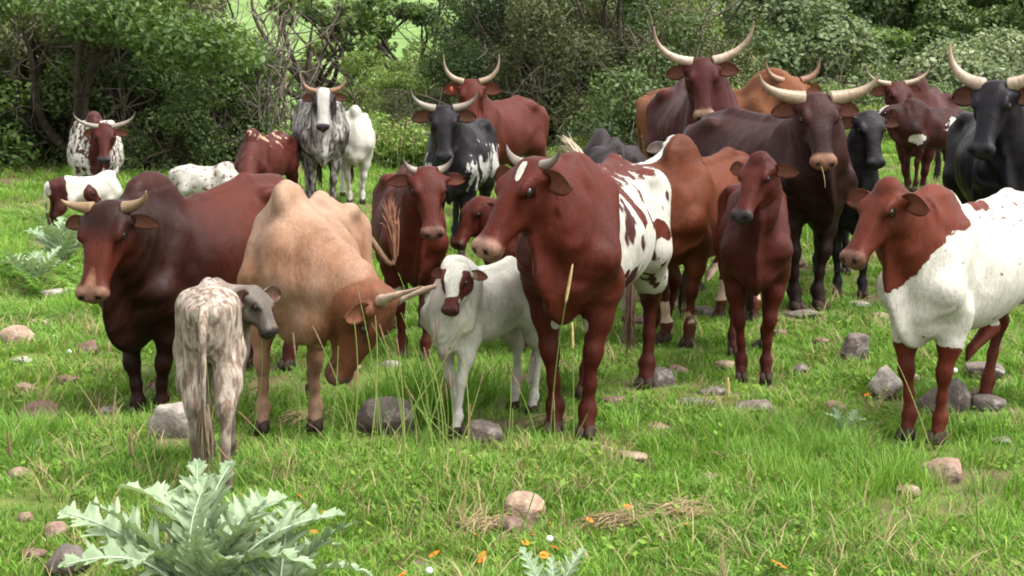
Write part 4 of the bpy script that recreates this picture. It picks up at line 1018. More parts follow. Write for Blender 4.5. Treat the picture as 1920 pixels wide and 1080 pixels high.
def blobset(n, spread, zlo, zhi, r0, r1, flatz, seed, top=False):
    r = np.random.default_rng(seed); out = []
    for i in range(n):
        a = i * 2.399 + r.normal(0, .3); rr = spread * math.sqrt((i + .5) / n); z = r.uniform(zlo, zhi)
        if top: z = zhi - (zhi - zlo) * (rr / spread) ** 1.6 * r.uniform(.6, 1.1)
        q = r.uniform(r0, r1); out.append((rr * math.cos(a), rr * math.sin(a), z, q, q * flatz))
    return out
class Tree:
    def __init__(s, name, blobs, nleaf, lsize, leaf, bark, r0, seed, twigs=0, fork=.4, flat=.5, shell=.5, stems=1, asp=.5):
        s.name = name; r = np.random.default_rng(seed)
        v, f, tn = leaves(blobs, nleaf, lsize, seed, flat, shell, asp); s.crown = mesh_np('crown', v, f, leaf, False); fattr(s.crown, 'tint', tn)
        B = np.array(blobs); parts = []
        for k in range(stems):
            sel = B[k::stems] if stems > 1 else B
            sel = sel[r.permutation(len(sel))[:9]]
            parts.append(skeleton((r.normal(0, .25) * (stems > 1), r.normal(0, .25) * (stems > 1), -.25), sel[:, :3], r0, seed + k * 13, twigs, fork))
        v, f = join(parts); s.trunk = mesh_np('trunk', v, f, bark)
        s.n = 0
    def put(s, px, d, scale, label, group, rz=None, base=None, lean=0.0, cat=None):
        x = (px - 960) / FPX * d; y = d
        o = bpy.data.objects.new(s.name, None); COL.objects.link(o); o.location = (x, y, terrain(x, y) - .05 if base is None else base)
        o.rotation_euler = (lean * .3, lean, rz if rz is not None else (px * 7.13 + d * 3.7) % 6.28); o.scale = (scale,) * 3 if not hasattr(scale, '__len__') else scale
        tag(o, label, cat or ('tree' if 'tree' in s.name else 'shrub'), group)
        link('crown', s.crown, o); link('trunk', s.trunk, o); return o

ACA = [Tree('acacia_tree', blobset(22, 2.7, 1.15, 3.1, .45, .9, .5, 21, True), 24000, .050, LEAF_MD, BARK, .16, 21, 1, .30, .3, .25),
       Tree('acacia_tree', blobset(22, 2.5, 1.2, 3.3, .45, .85, .5, 22), 24000, .050, LEAF_OL, BARK, .14, 22, 2, .28, .3, .3)]
BUSH = [Tree('bush', blobset(16, 1.5, .5, 3.6, .5, .85, .8, 31), 19000, .048, LEAF_MD, BARK, .07, 31, 2, .4, .5, .55, 3),
        Tree('bush', blobset(18, 1.7, .4, 3.2, .45, .8, .8, 32), 19000, .045, LEAF_OL, BARK, .06, 32, 3, .4, .5, .5, 3),
        Tree('bush', blobset(15, 1.6, .5, 4.0, .5, .9, .75, 33), 18000, .052, LEAF_LT, BARK_P, .07, 33, 2, .4, .5, .55, 2),
        Tree('bush', blobset(17, 1.8, .4, 4.2, .45, .85, .8, 34), 20000, .047, LEAF_DK, BARK, .07, 34, 4, .4, .5, .45, 3)]
LOW = [Tree('low_shrub', blobset(9, .75, .15, .75, .25, .42, .8, 41), 8500, .030, LEAF_MD, BARK, .03, 41, 1, .4, .5, .5, 3),
       Tree('low_shrub', blobset(9, .8, .12, .6, .22, .40, .8, 42), 8500, .031, LEAF_LT, BARK, .03, 42, 1, .4, .5, .5, 3),
       Tree('low_shrub', blobset(9, .7, .15, .9, .25, .40, .8, 43), 8000, .030, LEAF_DK, BARK, .03, 43, 2, .4, .5, .5, 3)]
SLIM = [Tree('slender_tree', blobset(18, 2.0, 2.0, 4.6, .30, .5, .6, 51), 8000, .060, LEAF_MD, BARK, .11, 51, 3, .5, .4, .3)]
FAR = [Tree('broad_tree', blobset(34, 3.6, 3.0, 7.4, .8, 1.25, .75, 61, True), 24000, .105, LEAF_PALE, BARK, .3, 61, 0, .4, .7, .7, 1, .6),
       Tree('broad_tree', blobset(30, 3.4, 3.0, 7.8, .8, 1.3, .75, 62, True), 20000, .12, LEAF_DK, BARK, .3, 62, 0, .4, .7, .65, 1, .6),
       Tree('layered_tree', blobset(26, 4.0, 3.5, 8.2, .8, 1.5, .28, 63), 18000, .12, LEAF_LT, BARK, .28, 63, 1, .5, .5, .4, 1, .6),
       Tree('broad_tree', blobset(30, 3.2, 2.5, 8.6, .7, 1.2, .8, 64, True), 20000, .12, LEAF_MD, BARK, .3, 64, 0, .4, .7, .65, 1, .6)]
SNAG = []
for i in range(3):
    r_ = np.random.default_rng(70 + i); tips = [(r_.normal(0, .45), r_.normal(0, .45), r_.uniform(1.6, 3.2)) for _ in range(6)]
    SNAG.append(mesh_np('bare_shrub', *skeleton((0, 0, -.2), tips, .035, 70 + i, 5, .25), BARK_P))

# ---- which ones stand where: (pixel column, distance, scale, what sets it apart)
WHERE = [(70, 'at the far left edge'), (150, 'behind the left side of the spotted cow'), (250, 'behind the right side of the spotted cow'), (345, 'beyond the hump of the dark bull'), (430, 'behind the flecked calf'), (520, 'behind the streaked grazing cow'), (590, 'behind the left horn of the roan cow'), (680, 'just right of the roan cow'),
         (760, 'left of the black speckled cow'), (850, 'behind the black speckled cow'), (940, 'behind the cow with curved yellow horns'), (1020, 'right of the cow with curved yellow horns'), (1110, 'above the charcoal cow'), (1200, 'left of the widest horned cow'), (1300, 'behind the widest horned cow'), (1420, 'right of the widest lyre horns'), (1520, 'above the dark brown cow'),
         (1620, 'left of the brown horned cow'), (1720, 'above the brown horned cow'), (1830, 'behind the large black cow'), (9999, 'at the far right edge')]
_used = {}
def where(kind, px, row):
    w = next(t for m, t in WHERE if px < m); base = '%s %s' % (kind, w); k = _used.get(base, 0); _used[base] = k + 1
    return base if k == 0 else base + (', taller one set back' if k == 1 else ', deepest in the wood' if k == 2 else ', at the very back of the thicket' if k == 3 else ', lowest at its foot')
r_ = np.random.default_rng(5)
G1, G2, G3 = 'gnarled trees of the left wood', 'bushes of the thicket', 'low shrubs along the wood edge'
for px, d, s, k, lean in ((-160, 29, 1.15, 0, .1), (75, 28, 1.05, 1, -.12), (150, 27, 1.2, 0, .22), (40, 34, 1.2, 0, 0), (150, 31, 1.05, 1, .1), (225, 28.5, .85, 0, .08), (130, 36, 1.2, 1, 0), (235, 33, .8, 1, .1), (120, 40, 1.3, 1, 0), (-20, 42, 1.3, 1, 0), (215, 42, 1.2, 0, 0), (-330, 34, 1.2, 1, 0)):
    ACA[k].put(px, d, s, where(['gnarled green leaved tree', 'gnarled olive leaved tree'][k], px, d), G1, None, None, lean)
KB = ['mid green leafy bush', 'olive fine leaved bush', 'pale green bush with light twigs', 'tall dark tangled bush']
for px, d, s, k in ((-250, 33, 1.1, 3), (-60, 35, 1.1, 1), (60, 37, 1.1, 3), (160, 33, .75, 0), (240, 37, 1.0, 3), (330, 32, .72, 0), (355, 36, .9, 1), (400, 31, .60, 0), (430, 34, .5, 3), (395, 38, .8, 1), (440, 29, .42, 0), (120, 46, 1.4, 3), (260, 47, 1.3, 1), (400, 48, .9, 0), (-120, 47, 1.4, 3),
                    (600, 33, .45, 2), (665, 31, .42, 0), (640, 39, .46, 1), (715, 30, .46, 2), (745, 34, .52, 2), (770, 28.5, .45, 1), (890, 31, .5, 3), (975, 37, .9, 0), (940, 30, .6, 0), (1010, 34, 1.0, 1), (905, 35, .6, 2), (980, 29, .75, 3), (1010, 32, 1.1, 3), (1050, 28, .8, 1), (1090, 33, 1.25, 0), (1120, 38, 1.5, 2), (1150, 29, .9, 3), (1190, 32, 1.15, 0), (1225, 30, .85, 1), (1255, 36, 1.2, 3), (1290, 31, .55, 1), (1050, 40, 1.3, 1), (1060, 42, 1.3, 3), (1050, 43, 1.5, 0), (1180, 43, 1.5, 1)):
    BUSH[k].put(px, d, (s, s, s * (1.0 + .1 * math.sin(px))), where(KB[k], px, d), G2)
KL = ['low mid green shrub', 'low bright green shrub', 'low dark shrub']
for i, px in enumerate(range(-120, 1300, 62)):
    d = 26.5 + r_.uniform(-1.0, 2.5); big = 1.35 if px < 500 else 1.0; k = int(r_.integers(0, 3)) if px > 520 else (1 if r_.uniform() < .15 else 0 if r_.uniform() < .4 else 2)
    LOW[k].put(px + r_.uniform(-15, 15), d, big * r_.uniform(.8, 1.5), where(KL[k], px, d), G3)
for px, d, s, k in ((1055, 25, .75, 1), (1040, 23.5, .5, 1), (1290, 28, 1.0, 0), (1350, 29, .9, 2), (1420, 30, 1.1, 1), (1520, 31, 1.2, 0), (1600, 29, 1.3, 1), (1570, 27, .9, 1), (1650, 30, 1.2, 2), (1740, 29, 1.1, 0), (1790, 27, .9, 2), (1880, 29, 1.2, 1), (1960, 28, 1.2, 0), (2080, 29, 1.3, 2)):
    LOW[k].put(px, d, s, where(KL[k], px, d), G3)
SLIM[0].put(578, 31, 1.0, 'slender pale trunked tree with open crown before the bright hill', 'slender trees before the hill', 1.0, None, -.03)
SLIM[0].put(662, 37, 1.0, 'slender tree with dark forking branches over the bright hill', 'slender trees before the hill', 3.0, None, .05)
SLIM[0].put(805, 36, 1.0, 'slender tree standing at the right of the bright hill', 'slender trees before the hill', 4.6)
for i, (px, d, s) in enumerate(((497, 27.5, 1.0), (525, 28, .9), (1000, 27.5, .9), (240, 27, .9), (420, 27.5, .9), (1230, 28.5, 1.1), (330, 28, 1.0), (60, 27, 1.0))):
    x = (px - 960) / FPX * d; o = link('bare_shrub', SNAG[i % 3], None, (x, d, terrain(x, d)), (0, 0, px * 1.3 % 6), s)
    tag(o, where('pale leafless twiggy shrub', px, d), 'shrub', 'leafless shrubs in the wood edge')
KF = ['round tree with pale flowering crown', 'dark round crowned tree', 'light green tree with layered branches', 'mid green tall crowned tree']
for px, d, s, k in ((1455, 62, 1.15, 0), (1400, 66, .8, 0), (1555, 58, .62, 0), (1590, 74, 1.15, 2), (1520, 84, 1.2, 2), (1340, 78, 1.2, 1), (1290, 70, 1.1, 3), (1640, 66, .9, 1), (1685, 64, .78, 3), (1790, 68, 1.22, 0), (1720, 72, 1.0, 0), (1870, 74, 1.3, 0), (1860, 60, .7, 0), (1930, 62, .8, 1), (1990, 70, 1.2, 1), (2100, 66, 1.1, 3),
                    (1300, 92, 1.3, 1), (1400, 96, 1.3, 1), (1480, 100, 1.3, 3), (1600, 98, 1.3, 1), (1690, 88, 1.2, 1), (1740, 100, 1.4, 1), (1850, 98, 1.3, 3), (1960, 92, 1.3, 1), (2060, 90, 1.2, 3), (1240, 84, 1.2, 3), (1180, 92, 1.2, 1)):
    FAR[k].put(px, d, s, where(KF[k], px, d), 'trees in the valley beyond')
def _farwood():
    r = np.random.default_rng(9); n = 520; y = r.uniform(100, 230, n); x = r.uniform(-.02, .75, n) * y
    keep = (x > .075 * y) | (r.uniform(0, 1, n) < .03); x, y = x[keep], y[keep]
    coll = bpy.data.collections.new('far_crown')
    for k in (1, 3, 2): coll.objects.link(bpy.data.objects.new('far_crown', FAR[k].crown))
    o = scatter('far_wood', np.stack([x, y, terrain(x, y) - 1], 1), r.choice(3, len(x), p=[.55, .35, .10]), r.uniform(.8, 1.4, len(x)), coll, tilt=.03, seed=4)
    tag(o, 'dark green wood covering the far hillside', 'wood', kind='stuff')
    y = r.uniform(95, 240, 60); x = r.uniform(-.8, -.02, 60) * y; keep = np.abs(x / y + .090) > .075
    o = scatter('far_trees', np.stack([x, y, terrain(x, y) - 1], 1)[keep], r.choice(3, keep.sum()), r.uniform(.6, 1.1, keep.sum()), coll, tilt=.03, seed=6)
    tag(o, 'scattered trees on the bright far hill', 'wood', kind='stuff')
_farwood()
# ---------------------------------------------------------------- stones, straw, flowers, thistles, tall stalks
def ground_hit(px, py):
    q = ray(px, py); t = 3.0
    for _ in range(400):
        p = CAMP + q * t
        if p[2] < terrain(p[0], p[1]) + .01: break
        t += .02 + .004 * t
    return p, t
def stone_mat(name, a, b, lich):
    t = NT(name); co = t.obj(); n = t.noise(5, co, 6, .6); m = t.noise(24, co, 5, .65); k = t.noise(9, co, 4, .7)
    c = t.mix(t.ramp(n, .38, .62), a, b); c = t.mix(t.ramp(k, .54, .66, 0, .75), c, lich); c = t.mix(1.0, c, t.ramp(m, .25, .6, .5, 1.0), 'MULTIPLY')
    t.bsdf(c, .9, .15, t.bump(t.math('ADD', m, n), .7, .03)); return t.m
STM = dict(tan=stone_mat('stone_tan', (.38, .27, .19), (.27, .185, .13), (.44, .36, .28)), grey=stone_mat('stone_grey', (.19, .155, .132), (.105, .085, .075), (.34, .31, .28)),
           pink=stone_mat('stone_pink', (.33, .215, .165), (.22, .14, .11), (.40, .32, .26)), brown=stone_mat('stone_brown', (.21, .125, .09), (.13, .085, .066), (.31, .23, .18)), pale=stone_mat('stone_pale', (.42, .37, .31), (.28, .24, .21), (.5, .46, .40)))
def _cubesphere(n=9):
    V = []; F = []; ix = {}
    g = np.linspace(-1, 1, n)
    for ax in range(3):
        for s in (-1, 1):
            for i in range(n):
                for j in range(n):
                    p = [0, 0, 0]; p[ax] = s; p[(ax + 1) % 3] = g[i]; p[(ax + 2) % 3] = g[j]; k = tuple(np.round(p, 5))
                    if k not in ix: ix[k] = len(V); V.append(p)
            for i in range(n - 1):
                for j in range(n - 1):
                    q = []
                    for a, b in ((i, j), (i + 1, j), (i + 1, j + 1), (i, j + 1)):
                        p = [0, 0, 0]; p[ax] = s; p[(ax + 1) % 3] = g[a]; p[(ax + 2) % 3] = g[b]; q.append(ix[tuple(np.round(p, 5))])
                    F.append(q if s > 0 else q[::-1])
    return np.array(V, float), np.array(F)
CSV, CSF = _cubesphere()
STONES = []
def stone(px, py, w, h, kind, label, angular=.6, tilt=0.0):
    """px, py = middle of the foot line; w, h = size in pixels"""
    w, h = w * 1.1, h * 1.1
    p, t = ground_hit(px, py - h * .15); m = t / FPX; r = np.random.default_rng(int(px * 31 + py))
    d = CSV / np.linalg.norm(CSV, axis=1, keepdims=True); pw = 2.6 + 3 * angular; rad = .92 / (np.abs(d) ** pw).sum(1) ** (1 / pw)
    for _ in range(10):
        nrm = norm(r.normal(0, 1, 3) * (1, 1, .8)); off = r.uniform(.52, .86); c = d @ nrm; rad = np.where(c > .05, np.minimum(rad, off / np.maximum(c, .05)), rad)
    nn = fbm(d * 2.2 + r.uniform(0, 50, 3), 3) - .5; n3 = fbm(d * 6 + 9, 2) - .5
    V = d * (rad * (.4 + .6 * angular) + (1 - angular) * .55 + .15 * nn + .07 * n3)[:, None]
    V = V / np.abs(V).max(0) * np.array((w * m * .5, w * m * .5 * r.uniform(.7, 1.0), h * m * .60))
    c, s = math.cos(tilt), math.sin(tilt); V = np.stack([V[:, 0] * c - V[:, 2] * s, V[:, 1], V[:, 0] * s + V[:, 2] * c], 1)
    y_ = p[1] + w * m * .25; STONES.append((p[0], y_, w * m * .5))
    o = link('stone', mesh_np('stone', V, CSF, STM[kind], angular < .38), None, (p[0], y_, terrain(p[0], y_) + h * m * .27), (0, 0, r.uniform(-.3, .3)))
    tag(o, label, 'stone', 'stones lying in the pasture'); return o
for a in [
 (28, 652, 70, 38, 'tan', 'broad tan stone at the left edge level with the bull', .3), (77, 618, 46, 22, 'tan', 'rounded tan stone left of the bull just above the broad tan one', .3), (165, 668, 38, 28, 'brown', 'small brown upright stone left of the bull forelegs', .7), (35, 684, 48, 13, 'pale', 'flat pale stone below the broad tan stone', .6),
 (62, 810, 82, 54, 'brown', 'big reddish brown block alone in the left grass', .8), (322, 838, 104, 74, 'pale', 'large pale grey boulder behind the speckled calf hind legs', .7), (60, 842, 42, 18, 'grey', 'small grey stone below the reddish brown block', .4), (22, 833, 40, 12, 'tan', 'flat tan stone at the left edge below the brown block', .5), (28, 902, 46, 20, 'tan', 'small tan stone at the left edge with a brown stalk beside it', .5),
 (105, 1018, 46, 30, 'pink', 'pinkish stone at the left of the big thistle', .4), (122, 1082, 84, 52, 'grey', 'dark mottled boulder at the lower left corner beside the thistle', .7), (62, 1058, 48, 24, 'brown', 'brown stone left of the dark mottled boulder', .5), (48, 984, 34, 20, 'pink', 'little pinkish stone above the stones left of the thistle', .5),
 (292, 735, 44, 16, 'brown', 'flat brown stone right of the bull front leg', .7), (195, 778, 48, 12, 'pale', 'thin pale stone left of the bull front hooves', .7), (140, 892, 26, 12, 'tan', 'tiny tan stone above the thistle leaves', .4), (125, 728, 40, 20, 'brown', 'brown low stone between the bull and the reddish block', .5),
 (716, 816, 104, 62, 'grey', 'large dark grey boulder in front of the grazing cow muzzle', .7), (908, 834, 62, 40, 'grey', 'dark rough stone right of the white calf front hooves', .6), (985, 985, 74, 56, 'tan', 'tan upright boulder in the middle foreground by the orange flowers', .35), (955, 1003, 60, 30, 'brown', 'brown earthy stone leaning on the tan foreground boulder', .5),
 (1228, 727, 76, 34, 'grey', 'dark wedge stone right of the patched cow hind leg', .7), (1272, 702, 38, 14, 'pink', 'flat pinkish stone by the dark wedge stone', .5), (1342, 744, 62, 14, 'grey', 'flat grey slab before the red weaner calf', .7), (1306, 768, 66, 17, 'grey', 'low grey slab below the one before the weaner', .6), (1420, 770, 84, 13, 'grey', 'long thin dark slab below the weaner hooves', .7),
 (1230, 813, 52, 20, 'pink', 'rounded pink stone right of the patched cow front hooves', .3), (1190, 863, 48, 18, 'tan', 'square tan stone below the rounded pink one', .8), (1604, 682, 52, 52, 'grey', 'dark upright stone left of the white bodied young bull', .8), (1664, 748, 70, 56, 'pale', 'pale angular block left of the young bull front legs', .9), (1708, 722, 36, 22, 'tan', 'small tan stone behind the pale angular block', .5),
 (1785, 778, 104, 60, 'grey', 'large grey boulder behind the red legs of the young bull', .7), (1842, 756, 38, 24, 'pink', 'pinkish stone right of the large grey boulder', .4), (1862, 770, 66, 26, 'grey', 'low grey stone at the right edge beside the pinkish one', .6), (1856, 712, 74, 26, 'grey', 'tilted grey slab under the belly of the young bull', .8),
 (1570, 776, 38, 20, 'pink', 'pink cobble left of the pale angular block', .4), (1772, 908, 78, 40, 'pink', 'pinkish brown block in the right foreground', .9), (1706, 926, 52, 18, 'tan', 'flat tan stone left of the pinkish foreground block', .8), (1460, 632, 32, 16, 'brown', 'small brown stone right of the weaner legs', .5), (1322, 597, 42, 20, 'grey', 'grey stone behind the fawn cow forelegs', .6),
 (1660, 600, 38, 13, 'tan', 'flat tan stone beyond the black cow hooves', .6), (1614, 575, 36, 11, 'pale', 'pale flat stone at the black cow hooves', .6), (1508, 599, 66, 16, 'grey', 'flat grey stone under the dark brown cow hoof', .5), (1200, 612, 36, 18, 'brown', 'brown stone behind the patched cow belly', .5), (1494, 506, 34, 18, 'brown', 'brown stone far back between the brown cow legs', .5), (735, 692, 44, 14, 'pale', 'pale flat stone at the red heifer hooves', .5),
 (905, 863, 36, 13, 'pink', 'small pinkish stone below the dark rough stone', .5), (1132, 846, 42, 10, 'tan', 'thin tan stone just below the patched cow hooves', .6), (1880, 832, 34, 10, 'grey', 'little grey stone at the right edge below the young bull', .5), (796, 1076, 54, 14, 'grey', 'dark flat stone at the bottom edge of the picture', .6), (1285, 590, 30, 15, 'tan', 'small tan stone far back beside the fawn cow', .5), (985, 722, 60, 16, 'brown', 'brown flat stone behind the white calf hind legs', .6), (1430, 655, 34, 18, 'grey', 'dark stone tucked behind the weaner calf', .6), (1262, 583, 30, 16, 'grey', 'small dark stone behind the patched cow flank', .6),
 (100, 560, 44, 16, 'pale', 'pale flat stone far up the left slope', .6), (45, 745, 40, 24, 'pink', 'pinkish stone just above the reddish brown block', .6), (240, 700, 30, 14, 'grey', 'small grey stone beside the bull front leg', .6), (1360, 690, 36, 14, 'tan', 'tan stone right of the weaner hind hoof', .7), (1500, 700, 40, 16, 'grey', 'grey flat stone alone in the mid right pasture', .8), (1540, 650, 30, 14, 'brown', 'brown stone left of the dark upright stone', .7),
 (1150, 760, 44, 18, 'brown', 'brown stone between the patched cow legs', .7), (660, 700, 36, 16, 'tan', 'tan stone behind the grazing muzzle', .6), (640, 890, 34, 16, 'grey', 'grey pebble below the large dark boulder', .5), (1330, 900, 30, 12, 'tan', 'small tan stone in the empty right foreground', .6), (1620, 850, 36, 14, 'grey', 'low grey stone in front of the young bull', .7), (1440, 800, 34, 12, 'brown', 'brown chip of stone below the long thin slab', .7)]:
    stone(*a)
# dead straw
for px, py, w, n, lab in ((1150, 990, 70, 90, 'heap of dead straw coloured grass in the right foreground'), (1275, 970, 90, 100, 'scattered dry grass clump right of the straw heap'), (905, 1000, 60, 60, 'dry straw at the foot of the tan boulder'), (1385, 870, 50, 30, 'small wisp of dry grass in the right pasture'), (560, 790, 40, 30, 'wisp of dry grass by the grazing cow hooves'), (1030, 800, 50, 40, 'brown dead grass at the patched cow hooves')):
    p, t = ground_hit(px, py); m = t / FPX; r = np.random.default_rng(px); parts = []
    for i in range(n):
        c = np.array((r.normal(0, w * m * .33), r.normal(0, w * m * .35), r.uniform(.01, .05))); a = r.normal(.5, .7); L = r.uniform(.05, .16)
        dv = np.array((math.cos(a), math.sin(a), r.normal(.1, .2))) * L * .5
        parts.append(tube(bez([c - dv, c + (0, 0, .015), c + dv], 4), [.002, .0026, .0022, .0012], 3, False))
    v, f = join(parts); me = mesh_np('straw', v, f, STRAW, False); fattr(me, 'tint', r.uniform(0, 1, len(v)))
    tag(link('straw_clump', me, None, (p[0], p[1], terrain(p[0], p[1]))), lab, 'dry grass', 'dead grass clumps')
# flowers
ORANGE = simple('petal_orange', (.75, .20, .015), .6, .2); FWHITE = simple('seed_puff_white', (.75, .76, .74), .8, .1); STEM = simple('stem_green', (.10, .19, .035), .6, .2); FEYE = simple('flower_eye', (.42, .13, .01), .7)
def _daisy():
    V, F = [], []; n = 12
    for i in range(n):
        a = 2 * math.pi * i / n; o = len(V); c, s = math.cos(a), math.sin(a)
        V += [(c * .003 - s * .002, s * .003 + c * .002, 0), (c * .003 + s * .002, s * .003 - c * .002, 0), (c * .013 + s * .0035, s * .013 - c * .0035, .003), (c * .016, s * .016, .002), (c * .013 - s * .0035, s * .013 + c * .0035, .003)]; F.append([o, o + 1, o + 2, o + 3, o + 4])
    return mesh_np('petals', V, np.array(F), ORANGE, False)
DAISY = _daisy(); _v, _f = _ball(8, 5); EYE_ME = mesh_np('flower_centre', _v * (.0055, .0055, .003), _f, FEYE)
PUFF = mesh_np('seed_puff', _v * (.5 + .5 * .9) * .012, _f, FWHITE)
def stem_me(h): return mesh_np('stem', *tube(bez([(0, 0, -.02), (.012, 0, h * .5), (0, 0, h)], 6), [.0022] * 6, 5, False), STEM)
STEMS = [stem_me(h) for h in (.06, .10, .14)]
for i, (px, py, s) in enumerate(((815, 1040, 1.3), (905, 1040, 1), (890, 1015, 1), (1012, 960, 1), (1030, 985, 1.1), (998, 1012, 1), (985, 1018, .9), (1040, 1030, 1.2), (975, 1045, 1.2), (1177, 952, 1.2), (1286, 985, 1), (1268, 972, .8), (1460, 1060, 1.9), (1625, 742, .9), (590, 860, .9), (560, 930, .9), (605, 962, .9), (634, 1002, 1), (588, 1000, 1), (905, 1052, 1.1), (1105, 985, .9), (700, 690, .7), (828, 648, .6), (1020, 1050, 1), (755, 1078, 1), (1448, 330, .9), (1232, 600, .6), (520, 945, .8))):
    p, t = ground_hit(px, py); k = i % 3; h = (.06, .10, .14)[k]; yy = p[1] - .12; o = bpy.data.objects.new('orange_daisy', None); COL.objects.link(o)
    p2 = CAMP + ray(px, py) * (t - .12); b = terrain(p2[0], p2[1]); o.location = (p2[0], p2[1], b + .0)
    tag(o, 'small orange daisy on a thin green stem in the grass', 'flower', 'orange daisies in the grass'); sc = max(.4, (p2[2] - b) / h)
    q = link('petals', DAISY, o, (0, 0, h * sc), (.5, .1 * (k - 1), px % 6), s); link('flower_centre', EYE_ME, o, (0, 0, h * sc + .003), None, s); st = link('stem', STEMS[k], o); st.scale = (1, 1, sc)
for px, py, lab in ((1031, 1010, 'white seed head puff among the orange daisies'), (805, 1070, 'white seed head puff at the bottom edge'), (1790, 695, 'white seed head between the young bull legs'), (102, 632, 'white seed head left of the bull near the tan stones'), (130, 660, 'white seed head beside the brown upright stone')):
    p, t = ground_hit(px, py); p2 = CAMP + ray(px, py) * (t - .15); b = terrain(p2[0], p2[1]); o = bpy.data.objects.new('seed_puff_flower', None); COL.objects.link(o); o.location = (p2[0], p2[1], b)
    tag(o, lab, 'flower'); link('seed_puff', PUFF, o, (0, 0, p2[2] - b), None, 1.0 if py > 900 else 1.3); st = link('stem', STEMS[1], o); st.scale = (1, 1, (p2[2] - b) / .10)
# tall stalks with seed heads
SEED = simple('seed_head_brown', (.24, .16, .095), .8, .1, 60, (.17, .10, .06)); SEEDY = simple('seed_head_straw', (.50, .38, .17), .8, .1, 60, (.33, .23, .10)); STALK = leafmat('stalk', [(.13, .22, .04), (.20, .29, .06), (.34, .32, .12)], .2, .5, .3, .7)
def stalk(bx, by, tx, ty, d, head, label=None, bow=.08, hl=.10, hr=.006, mat=SEED):
    """from a foot pixel to a tip pixel at distance d"""
    a = P(bx, by, d); a[2] = terrain(a[0], a[1]) - .02; b = P(tx, ty, d - .05); L = np.linalg.norm(b - a)
    mid = (a + b) / 2 + np.array((bow * L * (1 if (bx * 7) % 2 else -1), bow * L * .3, .05 * L)); pts = bez([a, mid, b], 12) - a
    v, f = tube(pts, np.linspace(.0028, .0015, 12), 5, False); me = mesh_np('stem', v, f, STALK); fattr(me, 'tint', (bx * .37) % 1)
    o = bpy.data.objects.new('grass_stalk', None); COL.objects.link(o); o.location = a; link('stem', me, o)
    if head:
        dv = norm(pts[-1] - pts[-2]); n = 9; q = [pts[-1] + dv * hl * (i / (n - 1) - .15) for i in range(n)]; rr = hr * np.array([.3, .8, 1, 1.05, 1, .95, .85, .7, .2])
        v, f = tube(q, rr, 7); link('seed_head', mesh_np('seed_head', v, f, mat), o)
    tag(o, label or ('tall grass stalk with a brown seed head rising from the pasture' if head else 'tall bare grass stalk rising from the pasture'), 'grass stalk', 'tall grass stalks with seed heads' if head else 'tall bare grass stalks'); return o
stalk(1030, 720, 1062, 560, 6.6, True, 'stalk with a fat straw yellow seed head in front of the patched cow', .03, .17, .0065, SEEDY)
stalk(1361, 790, 1365, 742, 6.4, True, 'short straw yellow seed head in the right pasture', .02, .09, .007, SEEDY)
stalk(1075, 790, 1074, 650, 6.7, True, 'straight pale yellow stalk between the patched cow front legs', .01, .12, .0055, SEEDY)
stalk(22, 890, 18, 850, 5.9, True, 'short rusty brown spike over the tan stone at the left edge', .0, .10, .006)
stalk(248, 880, 246, 850, 5.7, True, 'rusty brown spike rising behind the thistle', .0, .10, .007)
stalk(527, 1075, 530, 1010, 5.0, True, 'rusty brown spike at the right of the thistle leaves', .0, .10, .008)
stalk(395, 780, 385, 660, 5.85, True, 'brown dry blade crossing the speckled calf thigh', .02, .17, .007)
r_ = np.random.default_rng(77)
for i in range(74):
    bx = r_.normal(800, 125) if i < 54 else r_.uniform(200, 1850); by = r_.uniform(800, 965); hh = r_.uniform(90, 300) if i < 54 else r_.uniform(60, 190); d = 5.2 + (965 - by) / 165 * 1.9
    stalk(bx, by, bx + r_.normal(0, 48), by - hh, d, i % 3 == 0, None, r_.uniform(.02, .14), r_.uniform(.06, .10), .0030)
for px, py in ((708, 265), (722, 262), (738, 250), (752, 275), (762, 240), (775, 268), (745, 290), (1470, 330), (1462, 320)):
    b = py + 110; stalk(px - 4, b + 60, px, py, 19.5 if px < 1000 else 15, True, None, .04, .16, .0065, SEED)
a = P(1540, 312, 9.62); b = P(1547, 352, 9.60); o = bpy.data.objects.new('grass_stalk', None); COL.objects.link(o); o.location = a
v, f = tube(bez([(0, 0, 0), (b - a) * .5 + (.01, -.01, 0), b - a], 6), [.0015, .002, .002, .002, .0015, .001], 5, False); me = mesh_np('stem', v, f, STALK); fattr(me, 'tint', .9); link('stem', me, o)
tag(o, 'pale grass blade hanging from the mouth of the dark brown cow', 'grass stalk')
